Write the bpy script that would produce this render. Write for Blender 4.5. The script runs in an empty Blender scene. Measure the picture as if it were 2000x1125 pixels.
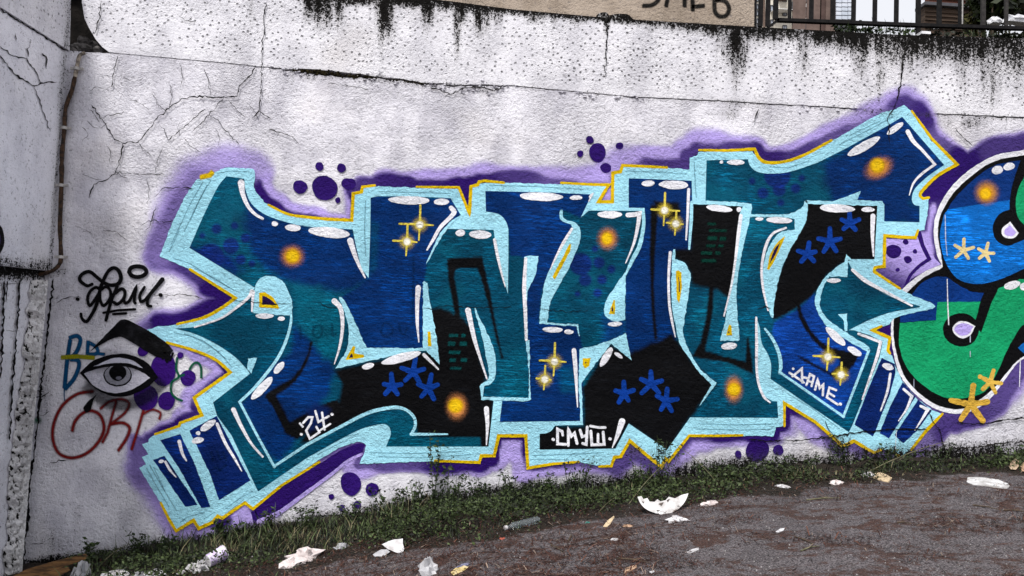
import bpy, math, random
import numpy as np
from mathutils import Matrix, Vector
from mathutils.geometry import delaunay_2d_cdt
random.seed(7)
rng = np.random.default_rng(11)
sc = bpy.context.scene
COL = sc.collection

# ------------------------------------------------------------ camera
F_PX, CX, CY = 1450.0, 1000.0, 562.5
YAW, PITCH, ROLL = math.radians(2.5), math.radians(3.3), math.radians(2.5)
CAM = np.array([0.0, -6.3, 1.5])
_f = np.array([math.sin(YAW)*math.cos(PITCH), math.cos(YAW)*math.cos(PITCH), math.sin(PITCH)])
_r0 = np.array([math.cos(YAW), -math.sin(YAW), 0.0])
_u0 = np.cross(_r0, _f)
_r = math.cos(ROLL)*_r0 + math.sin(ROLL)*_u0
_u = math.cos(ROLL)*_u0 - math.sin(ROLL)*_r0
cam_data = bpy.data.cameras.new('camera')
cam_data.sensor_width = 36.0
cam_data.lens = 36.0*F_PX/2000.0
cam_data.clip_start = 0.05
cam_data.clip_end = 2000.0
cam = bpy.data.objects.new('camera', cam_data)
COL.objects.link(cam)
M = Matrix.Identity(4)
for i in range(3):
    M[i][0], M[i][1], M[i][2], M[i][3] = _r[i], _u[i], -_f[i], CAM[i]
cam.matrix_world = M
sc.camera = cam

# ------------------------------------------------------------ light (overcast day)
w = bpy.data.worlds.new('World'); sc.world = w; w.use_nodes = True
nt = w.node_tree; nt.nodes.clear()
SUN_EL, SUN_AZ = math.radians(56), math.radians(-25)   # high, from behind the camera, a little to the left
sky = nt.nodes.new('ShaderNodeTexSky'); sky.sky_type = 'NISHITA'; sky.sun_disc = False
sky.sun_elevation = SUN_EL
sky.sun_rotation = math.radians(180) - SUN_AZ
sky.dust_density = 4.0; sky.air_density = 1.2
mixw = nt.nodes.new('ShaderNodeMix'); mixw.data_type = 'RGBA'
mixw.inputs['Factor'].default_value = 0.78                 # cloud cover over the blue
mixw.inputs['B'].default_value = (10.3, 10.3, 10.7, 1)
bg = nt.nodes.new('ShaderNodeBackground'); bg.inputs['Strength'].default_value = 0.078
wo = nt.nodes.new('ShaderNodeOutputWorld')
nt.links.new(sky.outputs['Color'], mixw.inputs['A'])
nt.links.new(mixw.outputs['Result'], bg.inputs['Color'])
nt.links.new(bg.outputs['Background'], wo.inputs['Surface'])
sd = bpy.data.lights.new('sun', 'SUN'); sd.energy = 2.7; sd.angle = math.radians(10); sd.color = (1.0, 0.97, 0.93)
sun = bpy.data.objects.new('sun', sd); COL.objects.link(sun)
sdir = Vector((math.sin(SUN_AZ)*math.cos(SUN_EL), -math.cos(SUN_AZ)*math.cos(SUN_EL), math.sin(SUN_EL)))
sun.rotation_euler = sdir.to_track_quat('Z', 'Y').to_euler()
sun.location = (-3, -6, 9)
sc.view_settings.view_transform = 'Standard'
sc.view_settings.look = 'None'
sc.view_settings.exposure = 0.45
sc.view_settings.gamma = 1.0
sc.view_settings.use_curve_mapping = False
sc.render.engine = 'CYCLES'
sc.cycles.transparent_max_bounces = 24
sc.cycles.max_bounces = 6

# ------------------------------------------------------------ helpers
def ray(u, v):
    u = np.asarray(u, float); v = np.asarray(v, float)
    return (np.multiply.outer((u-CX)/F_PX, _r) - np.multiply.outer((v-CY)/F_PX, _u) + _f)

def at_y(u, v, y=0.0):
    d = ray(u, v)
    t = (y - CAM[1])/d[..., 1]
    return CAM + d*t[..., None]

def at_x(u, v, x):
    d = ray(u, v)
    t = (x - CAM[0])/d[..., 0]
    return CAM + d*t[..., None]

def to_px(p):
    q = np.asarray(p, float) - CAM
    z = q @ _f
    return np.stack([CX + F_PX*(q @ _r)/z, CY - F_PX*(q @ _u)/z], -1)

def lin(c):
    c = np.asarray(c, float)/255.0
    return np.where(c <= 0.04045, c/12.92, ((c+0.055)/1.055)**2.4)

def smooth(a, b, x):
    t = np.clip((x-a)/(b-a), 0, 1)
    return t*t*(3-2*t)

def parse(s):
    """'x,y x,ys ...' -> points and smooth flags"""
    P, S = [], []
    for tok in s.split():
        sm = tok.endswith('s')
        a, b = tok.rstrip('s').split(',')
        P.append((float(a), float(b))); S.append(sm)
    return np.array(P), S

def curve(s, closed, step=4.0):
    P, S = parse(s) if isinstance(s, str) else s
    n = len(P); out = []
    T = []
    for i in range(n):
        a = P[(i-1) % n] if (closed or i > 0) else P[i]
        b = P[(i+1) % n] if (closed or i < n-1) else P[i]
        T.append((b-a)*0.5)
    last = n if closed else n-1
    for i in range(last):
        j = (i+1) % n
        p0, p1 = P[i], P[j]
        L = np.linalg.norm(p1-p0)
        k = max(1, int(L/step))
        if not S[i] and not S[j]:
            for q in range(k):
                out.append((p0+(p1-p0)*q/k, i+q/k))
        else:
            lim = L*1.1
            t0 = T[i] if S[i] else (p1-p0)*0.9
            t1 = T[j] if S[j] else (p1-p0)*0.9
            for t in (0, 1):
                tt = t0 if t == 0 else t1
                l = np.linalg.norm(tt)
                if l > lim:
                    tt = tt*lim/l
                if t == 0: t0 = tt
                else: t1 = tt
            k = max(k, 3)
            for q in range(k):
                t = q/k
                h = (2*t**3-3*t**2+1)*p0 + (t**3-2*t**2+t)*t0 + (-2*t**3+3*t**2)*p1 + (t**3-t**2)*t1
                out.append((h, i+t))
    if not closed:
        out.append((P[-1], n-1.0))
    return np.array([o[0] for o in out]), np.array([o[1] for o in out])

def inside(pts, poly):
    x, y = pts[:, 0], pts[:, 1]
    r = np.zeros(len(pts), bool)
    n = len(poly); j = n-1
    for i in range(n):
        xi, yi = poly[i]; xj, yj = poly[j]
        if yi != yj:
            c = ((yi > y) != (yj > y)) & (x < (xj-xi)*(y-yi)/(yj-yi)+xi)
            r ^= c
        j = i
    return r

def dist(pts, poly, closed=True):
    d = np.full(len(pts), 1e9)
    n = len(poly)
    for i in range(n if closed else n-1):
        a = poly[i]; b = poly[(i+1) % n]
        ab = b-a; L = ab@ab
        if L < 1e-9: continue
        t = np.clip(((pts-a)@ab)/L, 0, 1)
        q = pts-a-t[:, None]*ab
        d = np.minimum(d, np.einsum('ij,ij->i', q, q))
    return np.sqrt(d)

def sdist(pts, poly):
    d = dist(pts, poly)
    return np.where(inside(pts, poly), d, -d)

# smooth value noise in numpy (for shapes and attributes)
_NT = rng.random((256, 256))
def vnoise(x, y):
    x = np.asarray(x, float); y = np.asarray(y, float)
    xi = np.floor(x).astype(int); yi = np.floor(y).astype(int)
    fx = x-xi; fy = y-yi
    fx = fx*fx*(3-2*fx); fy = fy*fy*(3-2*fy)
    g = lambda a, b: _NT[a & 255, b & 255]
    return (g(xi, yi)*(1-fx)+g(xi+1, yi)*fx)*(1-fy)+(g(xi, yi+1)*(1-fx)+g(xi+1, yi+1)*fx)*fy
def fnoise(x, y, o=4):
    s = 0; a = 0.5; t = 0
    for _ in range(o):
        s = s+a*vnoise(x, y); t += a
        x = np.asarray(x)*2.03+17.3; y = np.asarray(y)*2.03+5.1; a *= 0.5
    return s/t

def tag(o, label=None, cat=None, group=None, kind=None):
    if label: o['label'] = label
    if cat: o['category'] = cat
    if group: o['group'] = group
    if kind: o['kind'] = kind
    return o

def empty(name, loc=(0, 0, 0), label=None, cat=None, group=None, kind=None):
    o = bpy.data.objects.new(name, None); COL.objects.link(o)
    o.location = loc; o.empty_display_size = 0.1
    return tag(o, label, cat, group, kind)

def mesh_obj(name, V, Fs, mat, parent=None, col=None, dirt=None, smooth_shade=False, attrs=None):
    V = np.asarray(V, float)
    me = bpy.data.meshes.new(name)
    if parent is not None:
        V = V - np.array(parent.location) if parent.parent is None else V - np.array(parent.parent.location) - np.array(parent.location)
    if isinstance(Fs, np.ndarray):
        nf, k = Fs.shape
        me.vertices.add(len(V)); me.vertices.foreach_set('co', V.astype(np.float32).ravel())
        me.loops.add(nf*k); me.loops.foreach_set('vertex_index', Fs.astype(np.int32).ravel())
        me.polygons.add(nf); me.polygons.foreach_set('loop_start', np.arange(0, nf*k, k, dtype=np.int32))
        me.update(calc_edges=True); me.validate()
    else:
        me.from_pydata([tuple(v) for v in V], [], [tuple(int(i) for i in f) for f in Fs])
    if col is not None:
        col = np.asarray(col, float)
        if col.ndim == 1: col = np.tile(col, (len(V), 1))
        if col.shape[1] == 3: col = np.hstack([col, np.ones((len(col), 1))])
        a = me.attributes.new('paint', 'FLOAT_COLOR', 'POINT')
        a.data.foreach_set('color', col.astype(np.float32).ravel())
    if dirt is not None:
        a = me.attributes.new('dirt', 'FLOAT', 'POINT'); a.data.foreach_set('value', np.asarray(dirt, np.float32))
    for k2, v2 in (attrs or {}).items():
        a = me.attributes.new(k2, 'FLOAT', 'POINT'); a.data.foreach_set('value', np.asarray(v2, np.float32))
    if smooth_shade:
        me.polygons.foreach_set('use_smooth', np.ones(len(me.polygons), bool))
    me.update()
    if mat: me.materials.append(mat)
    o = bpy.data.objects.new(name, me); COL.objects.link(o)
    if parent is not None: o.parent = parent
    return o

def box_vf(x0, x1, y0, y1, z0, z1):
    V = [(x0, y0, z0), (x1, y0, z0), (x1, y1, z0), (x0, y1, z0), (x0, y0, z1), (x1, y0, z1), (x1, y1, z1), (x0, y1, z1)]
    Fs = [(0, 3, 2, 1), (4, 5, 6, 7), (0, 1, 5, 4), (1, 2, 6, 5), (2, 3, 7, 6), (3, 0, 4, 7)]
    return V, Fs

def merge(parts):
    V, Fs = [], []
    for v, f in parts:
        b = len(V); V += [tuple(p) for p in v]; Fs += [tuple(i+b for i in q) for q in f]
    return V, Fs

def tube_vf(path, rad, n=8, cap=True):
    path = [np.asarray(p, float) for p in path]
    rad = rad if hasattr(rad, '__len__') else [rad]*len(path)
    V, Fs = [], []
    ref = np.array([0.13, 0.31, 0.94])
    for i, p in enumerate(path):
        t = path[min(i+1, len(path)-1)]-path[max(i-1, 0)]
        t = t/(np.linalg.norm(t)+1e-12)
        a = np.cross(t, ref); a /= np.linalg.norm(a)+1e-12; b = np.cross(t, a)
        for k in range(n):
            th = 2*math.pi*k/n
            V.append(p+rad[i]*(math.cos(th)*a+math.sin(th)*b))
    for i in range(len(path)-1):
        for k in range(n):
            k2 = (k+1) % n
            Fs.append((i*n+k, i*n+k2, (i+1)*n+k2, (i+1)*n+k))
    if cap:
        Fs.append(tuple(range(n))); Fs.append(tuple((len(path)-1)*n+k for k in reversed(range(n))))
    return V, Fs

# ------------------------------------------------------------ materials
def new_mat(name):
    m = bpy.data.materials.new(name); m.use_nodes = True
    n = m.node_tree; n.nodes.clear()
    out = n.nodes.new('ShaderNodeOutputMaterial'); b = n.nodes.new('ShaderNodeBsdfPrincipled')
    n.links.new(b.outputs[0], out.inputs[0])
    return m, n, b, out

class N:
    """tiny node-graph helper"""
    def __init__(s, tree): s.t = tree
    def nd(s, typ, **kw):
        x = s.t.nodes.new(typ)
        for k, v in kw.items():
            setattr(x, k, v)
        return x
    def link(s, a, b): s.t.links.new(a, b)
    def setin(s, node, key, v):
        if v is None: return
        if hasattr(v, 'is_output') or isinstance(v, bpy.types.NodeSocket): s.link(v, node.inputs[key])
        else: node.inputs[key].default_value = v
    def pos(s, scale=(1, 1, 1)):
        g = s.nd('ShaderNodeNewGeometry')
        m = s.nd('ShaderNodeMapping'); s.link(g.outputs['Position'], m.inputs['Vector']); m.inputs['Scale'].default_value = scale
        return m.outputs[0]
    def noise(s, vec, scale, detail=4, rough=0.55, dist=0.0):
        x = s.nd('ShaderNodeTexNoise'); s.link(vec, x.inputs['Vector'])
        x.inputs['Scale'].default_value = scale; x.inputs['Detail'].default_value = detail
        x.inputs['Roughness'].default_value = rough; x.inputs['Distortion'].default_value = dist
        return x.outputs['Fac']
    def voro(s, vec, scale, feature='F1', rnd=1.0):
        x = s.nd('ShaderNodeTexVoronoi', feature=feature); s.link(vec, x.inputs['Vector'])
        x.inputs['Scale'].default_value = scale; x.inputs['Randomness'].default_value = rnd
        return x.outputs['Distance']
    def math(s, op, a, b=None, c=None, clamp=False):
        x = s.nd('ShaderNodeMath', operation=op, use_clamp=clamp)
        s.setin(x, 0, a); s.setin(x, 1, b); s.setin(x, 2, c)
        return x.outputs[0]
    def ramp(s, v, a, b, lo=0.0, hi=1.0):
        x = s.nd('ShaderNodeMapRange'); x.interpolation_type = 'SMOOTHSTEP'
        s.setin(x, 'Value', v); s.setin(x, 'From Min', a); s.setin(x, 'From Max', b); s.setin(x, 'To Min', lo); s.setin(x, 'To Max', hi)
        return x.outputs[0]
    def mix(s, f, a, b, mode='MIX'):
        x = s.nd('ShaderNodeMix', data_type='RGBA', blend_type=mode)
        s.setin(x, 'Factor', f)
        for k, v in (('A', a), ('B', b)):
            if isinstance(v, tuple) and len(v) == 3: v = v+(1.0,)
            s.setin(x, k, v)
        return x.outputs['Result']
    def attr(s, name):
        x = s.nd('ShaderNodeAttribute'); x.attribute_name = name; return x
    def bump(s, h, strength, distance, normal=None):
        x = s.nd('ShaderNodeBump'); s.link(h, x.inputs['Height'])
        x.inputs['Strength'].default_value = strength; x.inputs['Distance'].default_value = distance
        if normal is not None: s.link(normal, x.inputs['Normal'])
        return x.outputs[0]

def plaster_height(g):
    """the roughcast relief shared by the bare wall and every coat of paint on it"""
    p = g.pos()
    h1 = g.noise(p, 34, 5, 0.62, 0.35)
    h2 = g.noise(p, 105, 3, 0.6, 0.2)
    big = g.noise(p, 1.7, 3, 0.5)
    amp = g.ramp(big, 0.33, 0.66, 0.45, 1.35)
    h = g.math('MULTIPLY', g.math('ADD', g.math('MULTIPLY', h1, 0.75), g.math('MULTIPLY', h2, 0.35)), amp)
    return p, h1, h2, h

def grime(g, base, p, dirt, h1):
    """soot and algae: specks that thicken where the 'dirt' attribute is high"""
    sp = g.noise(p, 88, 3, 0.6)
    st = g.noise(g.pos((26, 26, 1.6)), 1.0, 4, 0.6)
    sp2 = g.noise(p, 34, 3, 0.6)
    v = g.math('ADD', g.math('ADD', g.math('MULTIPLY', g.math('SUBTRACT', sp, 0.5), 1.7), g.math('MULTIPLY', g.math('SUBTRACT', sp2, 0.5), 1.1)), g.math('ADD', g.math('MULTIPLY', g.math('SUBTRACT', st, 0.5), 0.75), 0.5))
    thr = g.math('SUBTRACT', 1.0, g.math('MULTIPLY', dirt, 1.0))
    f = g.ramp(g.math('SUBTRACT', v, thr), -0.07, 0.16)
    soft = g.math('MULTIPLY', g.ramp(g.math('ADD', dirt, g.math('MULTIPLY', g.math('SUBTRACT', st, 0.5), 0.5)), 0.08, 0.85), 0.62)
    base = g.mix(soft, base, (0.075, 0.068, 0.058))
    return g.mix(f, base, (0.009, 0.0085, 0.008))

def plaster_mat(name, c1, c2, pits=False, bump=1.0, bdist=0.034):
    m, n, b, out = new_mat(name); g = N(n)
    p, h1, h2, h = plaster_height(g)
    mo = g.noise(p, 2.6, 5, 0.6)
    mo2 = g.noise(g.pos((5, 5, 1.6)), 1.0, 5, 0.6)
    base = g.mix(g.ramp(g.math('ADD', g.math('MULTIPLY', mo, 0.6), g.math('MULTIPLY', mo2, 0.4)), 0.37, 0.60), c1, c2)
    warm = g.noise(p, 1.1, 2, 0.5)
    base = g.mix(g.ramp(warm, 0.55, 0.75, 0, 0.35), base, (c2[0]*0.98, c2[1]*0.93, c2[2]*0.84))
    # hollows darkened: crevice shade put into the colour, along with lodged dirt
    base = g.mix(g.ramp(h1, 0.44, 0.29, 0, 0.6), base, (0.13, 0.125, 0.14))
    base = g.mix(g.ramp(h2, 0.41, 0.27, 0, 0.5), base, (0.10, 0.095, 0.105))
    d = g.attr('dirt').outputs['Fac']
    if pits:
        pa = g.attr('pit').outputs['Fac']
        wob = g.nd('ShaderNodeTexNoise'); g.link(p, wob.inputs['Vector']); wob.inputs['Scale'].default_value = 9
        mp = g.nd('ShaderNodeMapping'); g.link(g.nd('ShaderNodeNewGeometry').outputs['Position'], mp.inputs['Vector'])
        mp.inputs['Rotation'].default_value = (0, math.radians(38), 0)
        ad = g.nd('ShaderNodeMix', data_type='VECTOR'); ad.inputs['Factor'].default_value = 0.035
        g.link(mp.outputs[0], ad.inputs[4]); g.link(wob.outputs['Color'], ad.inputs[5])
        v = g.voro(ad.outputs[1], 20.5, 'F1', 0.55)
        hole = g.math('MULTIPLY', g.ramp(v, 0.235, 0.12), pa)
        keep = g.ramp(g.noise(p, 11, 2), 0.24, 0.46)
        hole = g.math('MULTIPLY', hole, keep)
        base = g.mix(g.math('MULTIPLY', hole, 0.72), base, (0.08, 0.076, 0.085))
        h = g.math('SUBTRACT', g.math('MULTIPLY', h, 0.65), g.math('MULTIPLY', hole, 0.5))
    base = grime(g, base, p, d, h1)
    g.link(base, b.inputs['Base Color'])
    b.inputs['Roughness'].default_value = 0.97
    b.inputs['Specular IOR Level'].default_value = 0.03
    g.link(g.bump(h, bump, bdist), b.inputs['Normal'])
    return m

def paint_mat(name, soft=False, brushed=0.0, rough=0.55):
    m, n, b, out = new_mat(name); g = N(n)
    p, h1, h2, h = plaster_height(g)
    at = g.attr('paint')
    base = at.outputs['Color']
    v1 = g.noise(p, 5.0, 4, 0.6)
    base = g.mix(g.ramp(v1, 0.3, 0.7, 0.0, 0.28), base, g.mix(1.0, base, (0.62, 0.66, 0.72), 'MULTIPLY'))
    if brushed:
        br = g.noise(g.pos((6, 6, 80)), 1.0, 5, 0.7, 0.6)
        patch = g.ramp(g.noise(p, 2.3, 3, 0.6), 0.40, 0.62)
        f = g.math('MULTIPLY', g.ramp(br, 0.50, 0.62), g.math('MULTIPLY', patch, brushed if brushed > .6 else 0.0), clamp=True)
        base = g.mix(f, base, g.mix(1.0, base, (2.2, 2.5, 2.5), 'MULTIPLY'))
        f2 = g.math('MULTIPLY', g.ramp(br, 0.46, 0.34), min(brushed*0.6, .7))
        base = g.mix(f2, base, g.mix(1.0, base, (0.45, 0.5, 0.6), 'MULTIPLY'))
    # hollows darker, crests brighter: relief shading put into the paint colour
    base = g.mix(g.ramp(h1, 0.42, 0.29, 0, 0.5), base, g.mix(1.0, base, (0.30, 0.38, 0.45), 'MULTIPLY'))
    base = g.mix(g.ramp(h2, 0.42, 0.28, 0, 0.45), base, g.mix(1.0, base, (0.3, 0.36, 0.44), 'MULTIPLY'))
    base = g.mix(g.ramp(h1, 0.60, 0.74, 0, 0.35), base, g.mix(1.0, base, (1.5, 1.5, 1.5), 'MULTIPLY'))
    chips = g.ramp(g.noise(p, 48, 5, 0.75), 0.75, 0.79, 0, 0.4)
    base = g.mix(chips, base, g.mix(0.5, base, (0.35, 0.38, 0.45)))
    base = grime(g, base, p, g.attr('dirt').outputs['Fac'], h1)
    g.link(base, b.inputs['Base Color'])
    b.inputs['Roughness'].default_value = rough
    b.inputs['Specular IOR Level'].default_value = 0.06
    g.link(g.bump(h, 1.0, 0.036), b.inputs['Normal'])
    if soft:
        a = at.outputs['Alpha']
        nz = g.noise(p, 150, 3, 0.7)
        nz2 = g.noise(p, 30, 3, 0.6)
        k = g.math('ADD', g.math('MULTIPLY', nz, 0.8), g.math('MULTIPLY', nz2, 0.2))
        al = g.ramp(g.math('ADD', a, g.math('MULTIPLY', g.math('SUBTRACT', k, 0.5), 0.55)), 0.06, 0.94)
        al = g.math('MULTIPLY', al, g.ramp(a, 0.0, 0.06))
        tr = g.nd('ShaderNodeBsdfTransparent'); mx = g.nd('ShaderNodeMixShader')
        g.link(al, mx.inputs[0]); g.link(tr.outputs[0], mx.inputs[1]); g.link(b.outputs[0], mx.inputs[2])
        g.link(mx.outputs[0], out.inputs[0])
    return m

def simple_mat(name, c1, c2=None, scale=8.0, rough=0.8, bump=0.3, bdist=0.01, metal=0.0, stretch=(1, 1, 1), spec=0.3, attr=False):
    m, n, b, out = new_mat(name); g = N(n)
    p = g.pos(stretch)
    nz = g.noise(p, scale, 5, 0.6)
    base = g.mix(g.ramp(nz, 0.32, 0.68), tuple(c1), tuple(c2 or c1))
    if attr:
        base = g.mix(1.0, base, g.attr('paint').outputs['Color'], 'MULTIPLY')
    g.link(base, b.inputs['Base Color'])
    b.inputs['Roughness'].default_value = rough; b.inputs['Metallic'].default_value = metal
    b.inputs['Specular IOR Level'].default_value = spec
    if bump: g.link(g.bump(g.noise(p, scale*3, 4, 0.6), bump, bdist), b.inputs['Normal'])
    return m

M_WALL = plaster_mat('roughcast_plaster', (0.585, 0.575, 0.64), (0.85, 0.84, 0.90))
M_BAND = plaster_mat('pecked_concrete', (0.64, 0.635, 0.685), (0.82, 0.815, 0.86), pits=True, bump=0.9)
M_SIDE = plaster_mat('side_plaster', (0.68, 0.68, 0.74), (0.84, 0.84, 0.90), bump=0.5)
M_LUMPY = plaster_mat('lumpy_mortar', (0.70, 0.69, 0.71), (0.88, 0.87, 0.88), bump=1.0, bdist=0.05)
M_BEIGE = plaster_mat('beige_roughcast', (0.33, 0.27, 0.215), (0.46, 0.385, 0.315), bump=1.0, bdist=0.03)
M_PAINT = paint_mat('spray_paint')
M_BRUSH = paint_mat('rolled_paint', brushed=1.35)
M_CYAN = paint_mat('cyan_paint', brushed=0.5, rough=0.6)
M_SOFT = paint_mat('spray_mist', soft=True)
# ------------------------------------------------------------ key lines of the place (photo pixels -> world)
BASEX = [-600, 60, 100, 350, 520, 700, 850, 1000, 1200, 1400, 1700, 2000, 2400, 2800]
BASEY = [1230, 1102, 1096, 1062, 1034, 1008, 978, 962, 947, 928, 907, 890, 868, 850]
def ybase(x): return np.interp(x, BASEX, BASEY)
TOPX = [-600, 130, 500, 855, 1000, 1200, 1470, 1760, 2000, 2300, 2800]
TOPY = [-98, -50, -25, -1, 18, 36, 52, 68, 75, 86, 106]
def ytop(x): return np.interp(x, TOPX, TOPY)
SEAMX = [-600, 160, 212, 450, 510, 580, 650, 735, 830, 900, 1000, 1100, 1240, 1400, 1500, 1600, 1700, 1760, 1860, 2000, 2300, 2800]
SEAMY = [40, 100, 103, 124, 131, 138, 143, 151, 163, 167, 168, 177, 190, 197, 203, 208, 215, 220, 224, 230, 246, 274]
def yseam(x): return np.interp(x, SEAMX, SEAMY)

bp = at_y(np.array(BASEX, float), np.array(BASEY, float))
def zprof(x): return np.interp(x, bp[:, 0], bp[:, 2])
def zg(x, y, bumps=True):
    x = np.asarray(x, float); y = np.asarray(y, float)
    z = zprof(x) + 0.018*y
    if bumps:
        z = z + 0.05*(fnoise(x*0.9+7, y*0.9+3, 3)-0.5) + 0.028*(fnoise(x*4.0, y*4.0, 3)-0.5)
        z = z + np.exp(-(y/0.16)**2)*(0.07*np.clip(fnoise(x*1.9+50, y*2, 4)-.36, 0, 1)+.05*(fnoise(x*9, y*3+4, 2)-.4))
    return z
def ground_at(u, v):
    d = ray(u, v); z = zg(0.0, -2.0, False) + 0*np.asarray(u, float)
    for _ in range(25):
        t = (z-CAM[2])/np.minimum(d[..., 2], -0.02)
        p = CAM+d*t[..., None]
        z = 0.5*z+0.5*zg(p[..., 0], np.minimum(p[..., 1], 0))
    p[..., 2] = zg(p[..., 0], p[..., 1])
    return p

def dirt_px(pts):
    x, y = pts[:, 0], pts[:, 1]
    h = ybase(x)-y                                       # height over the soil, in pixels
    reach = np.interp(x, [0, 400, 700, 1000, 1250, 1350, 1700, 2000], [20, 28, 36, 38, 48, 62, 62, 58])
    d = 0.8*smooth(reach, 0, h)*(0.55+0.8*fnoise(x/45, y/22, 3))
    d = np.maximum(d, 0.16*smooth(260, 60, x)*(0.4+fnoise(x/60, y/60, 3)))
    # soot running down from the top of the band
    t = y-ytop(x)
    edge = np.interp(x, [130, 560, 600, 690, 760, 860, 1000, 1180, 1250, 1370, 1480, 1560, 1650, 1720, 1850, 2000, 2400],
                        [18, 14, 40, 36, 30, 32, 20, 16, 18, 34, 48, 40, 60, 95, 85, 105, 110])
    d = np.maximum(d, 0.95*smooth(edge*1.15, 0, t)*(0.45+0.9*fnoise(x/28, y/70, 3)))
    for (sx, wd, L, k) in ((606, 16, 100, 1.0), (622, 12, 120, 1.0), (640, 14, 110, 1.0), (662, 12, 100, .9), (626, 7, 130, .7), (655, 6, 150, .5), (690, 30, 50, .6), (752, 20, 130, 1.15), (746, 11, 200, .7),
                           (835, 15, 80, 1.0), (832, 7, 120, .6), (892, 8, 170, .9), (900, 18, 70, .95), (935, 10, 100, 1.0), (952, 8, 90, .85), (968, 14, 70, .8), (1045, 20, 40, .9),
                           (1082, 10, 38, .75), (1130, 18, 32, .8), (1186, 8, 50, .8), (1270, 14, 60, .35), (1437, 12, 200, .95), (1425, 30, 130, .65), (1448, 16, 160, .7),
                           (1462, 10, 90, .5), (1570, 18, 160, .6), (1680, 22, 160, .65), (1718, 15, 210, .65), (1748, 12, 110, .45), (1815, 12, 130, .35),
                           (1880, 24, 170, .55), (1935, 26, 210, .65), (1950, 14, 260, .45), (1990, 20, 180, .5), (490, 11, 150, .42), (330, 10, 120, .15), (240, 14, 100, .18)):
        s = np.exp(-((x-sx)/wd)**2)*smooth(L, L*0.15, t)
        d = np.maximum(d, k*s*(0.6+0.6*fnoise(x/6, y/40, 2)))
    # dirty ledge along the seam
    sy = np.abs(y-yseam(x)-2)
    k = np.interp(x, [130, 250, 430, 520, 560, 700, 900, 1000, 1080, 1250, 1380, 1430, 1480, 1560, 1690, 1760, 1850, 1960, 2100],
                     [.55, .25, .3, .4, .6, .75, .6, .4, .35, .4, .45, .75, .5, .4, .55, .5, .5, .55, .5])
    d = np.maximum(d, 0.7*k*smooth(12, 1, sy))
    blot = [(1425, 222, 30, 18, .5), (1900, 240, 30, 12, .55), (1850, 240, 26, 18, .4), (1960, 232, 25, 10, .5), (1740, 222, 20, 8, .6),
            (340, 120, 18, 22, .3), (475, 150, 30, 12, .3), (620, 150, 60, 10, .4), (945, 178, 28, 14, .45), (150, 1010, 30, 60, .28), (100, 1060, 40, 30, .35),
            (1290, 890, 22, 22, .55), (1240, 880, 22, 14, .5), (1640, 872, 34, 26, .6), (1750, 885, 40, 14, .7), (1330, 925, 110, 10, .4), (1600, 905, 60, 9, .35),
            (130, 180, 20, 70, .35), (120, 400, 16, 120, .30), (108, 530, 40, 14, .5), (90, 760, 14, 160, .30)]
    for (bx, by, rx, ry, k) in blot:
        d = np.maximum(d, k*np.exp(-((x-bx)/rx)**2-((y-by)/ry)**2))
    return np.clip(d, 0, 1.2)

def cdt_fill(outline, grid):
    """outline (n,2) px; returns verts px and triangles of the polygon with inner grid points"""
    n = len(outline); pts = [outline]
    if grid:
        x0, y0 = outline.min(0); x1, y1 = outline.max(0)
        gx, gy = np.meshgrid(np.arange(x0+grid/2, x1, grid), np.arange(y0+grid/2, y1, grid))
        gx = gx + (np.arange(gx.shape[0])[:, None] % 2)*grid*0.5
        q = np.stack([gx.ravel(), gy.ravel()], 1)
        q = q[inside(q, outline)]
        if len(q):
            q = q[dist(q, outline) > grid*0.45]
            pts.append(q)
    allp = np.vstack(pts)
    V, _, Fc, *_ = delaunay_2d_cdt([Vector(p) for p in allp], [(i, (i+1) % n) for i in range(n)], [], 1, 1e-5)
    V = np.array([tuple(v) for v in V])
    T = []
    for f in Fc:
        for k in range(1, len(f)-1): T.append((f[0], f[k], f[k+1]))
    return V, np.array(T, int)

def slab_px(name, outline, grid, y0, y1, mat, parent, pit=None):
    """a wall slab: dense front face at y0, returns to a back face at y1"""
    V, T = cdt_fill(outline, grid)
    P0 = at_y(V[:, 0], V[:, 1], y0)
    O0 = at_y(outline[:, 0], outline[:, 1], y0); O1 = O0.copy(); O1[:, 1] = y1
    n = len(outline); b = len(V)
    Vv = np.vstack([P0, O0, O1])
    Fs = [tuple(t) for t in T]
    Fs += [(b+i, b+(i+1) % n, b+n+(i+1) % n, b+n+i) for i in range(n)]
    Fs.append(tuple(b+n+i for i in range(n)))
    dd = np.concatenate([dirt_px(V), dirt_px(outline), dirt_px(outline)])
    at = {}
    if pit is not None:
        pp = pit(V); at['pit'] = np.concatenate([pp, np.zeros(2*n)])
    return mesh_obj(name, Vv, Fs, mat, parent, dirt=dd, attrs=at)

# ------------------------------------------------------------ retaining wall
wall = empty('retaining_wall', (0, 0, 0), 'long pale roughcast retaining wall carrying the blue graffiti, with a pitted concrete band on top', 'wall')
xs = np.concatenate([np.arange(60, 2101, 7.0), np.array([2300, 2600, 2800.])])
gap = np.interp(xs, [100, 200, 430, 500, 575, 585, 640, 720, 735, 760, 780, 850, 900, 930, 1010, 1100, 1250, 1400, 1500, 1640, 1700, 1760, 1800, 1870, 2000, 2800],
                    [2.2, 1.6, 1.6, 2.2, 3, 9, 11, 7, 3, 3, 5, 3.5, 2.6, 4.5, 2.4, 2.2, 2.4, 2.2, 2.4, 2.4, 4, 5, 2.2, 2.6, 3, 3])
jit = (fnoise(xs/9, xs*0+3, 3)-0.5)*5*np.interp(xs, [200, 500, 560, 980, 1000, 2000], [.3, .5, 1.5, 1.5, .7, .8])
up_edge = np.stack([xs, yseam(xs)-gap*0.5+jit*0.6], 1)
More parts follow.
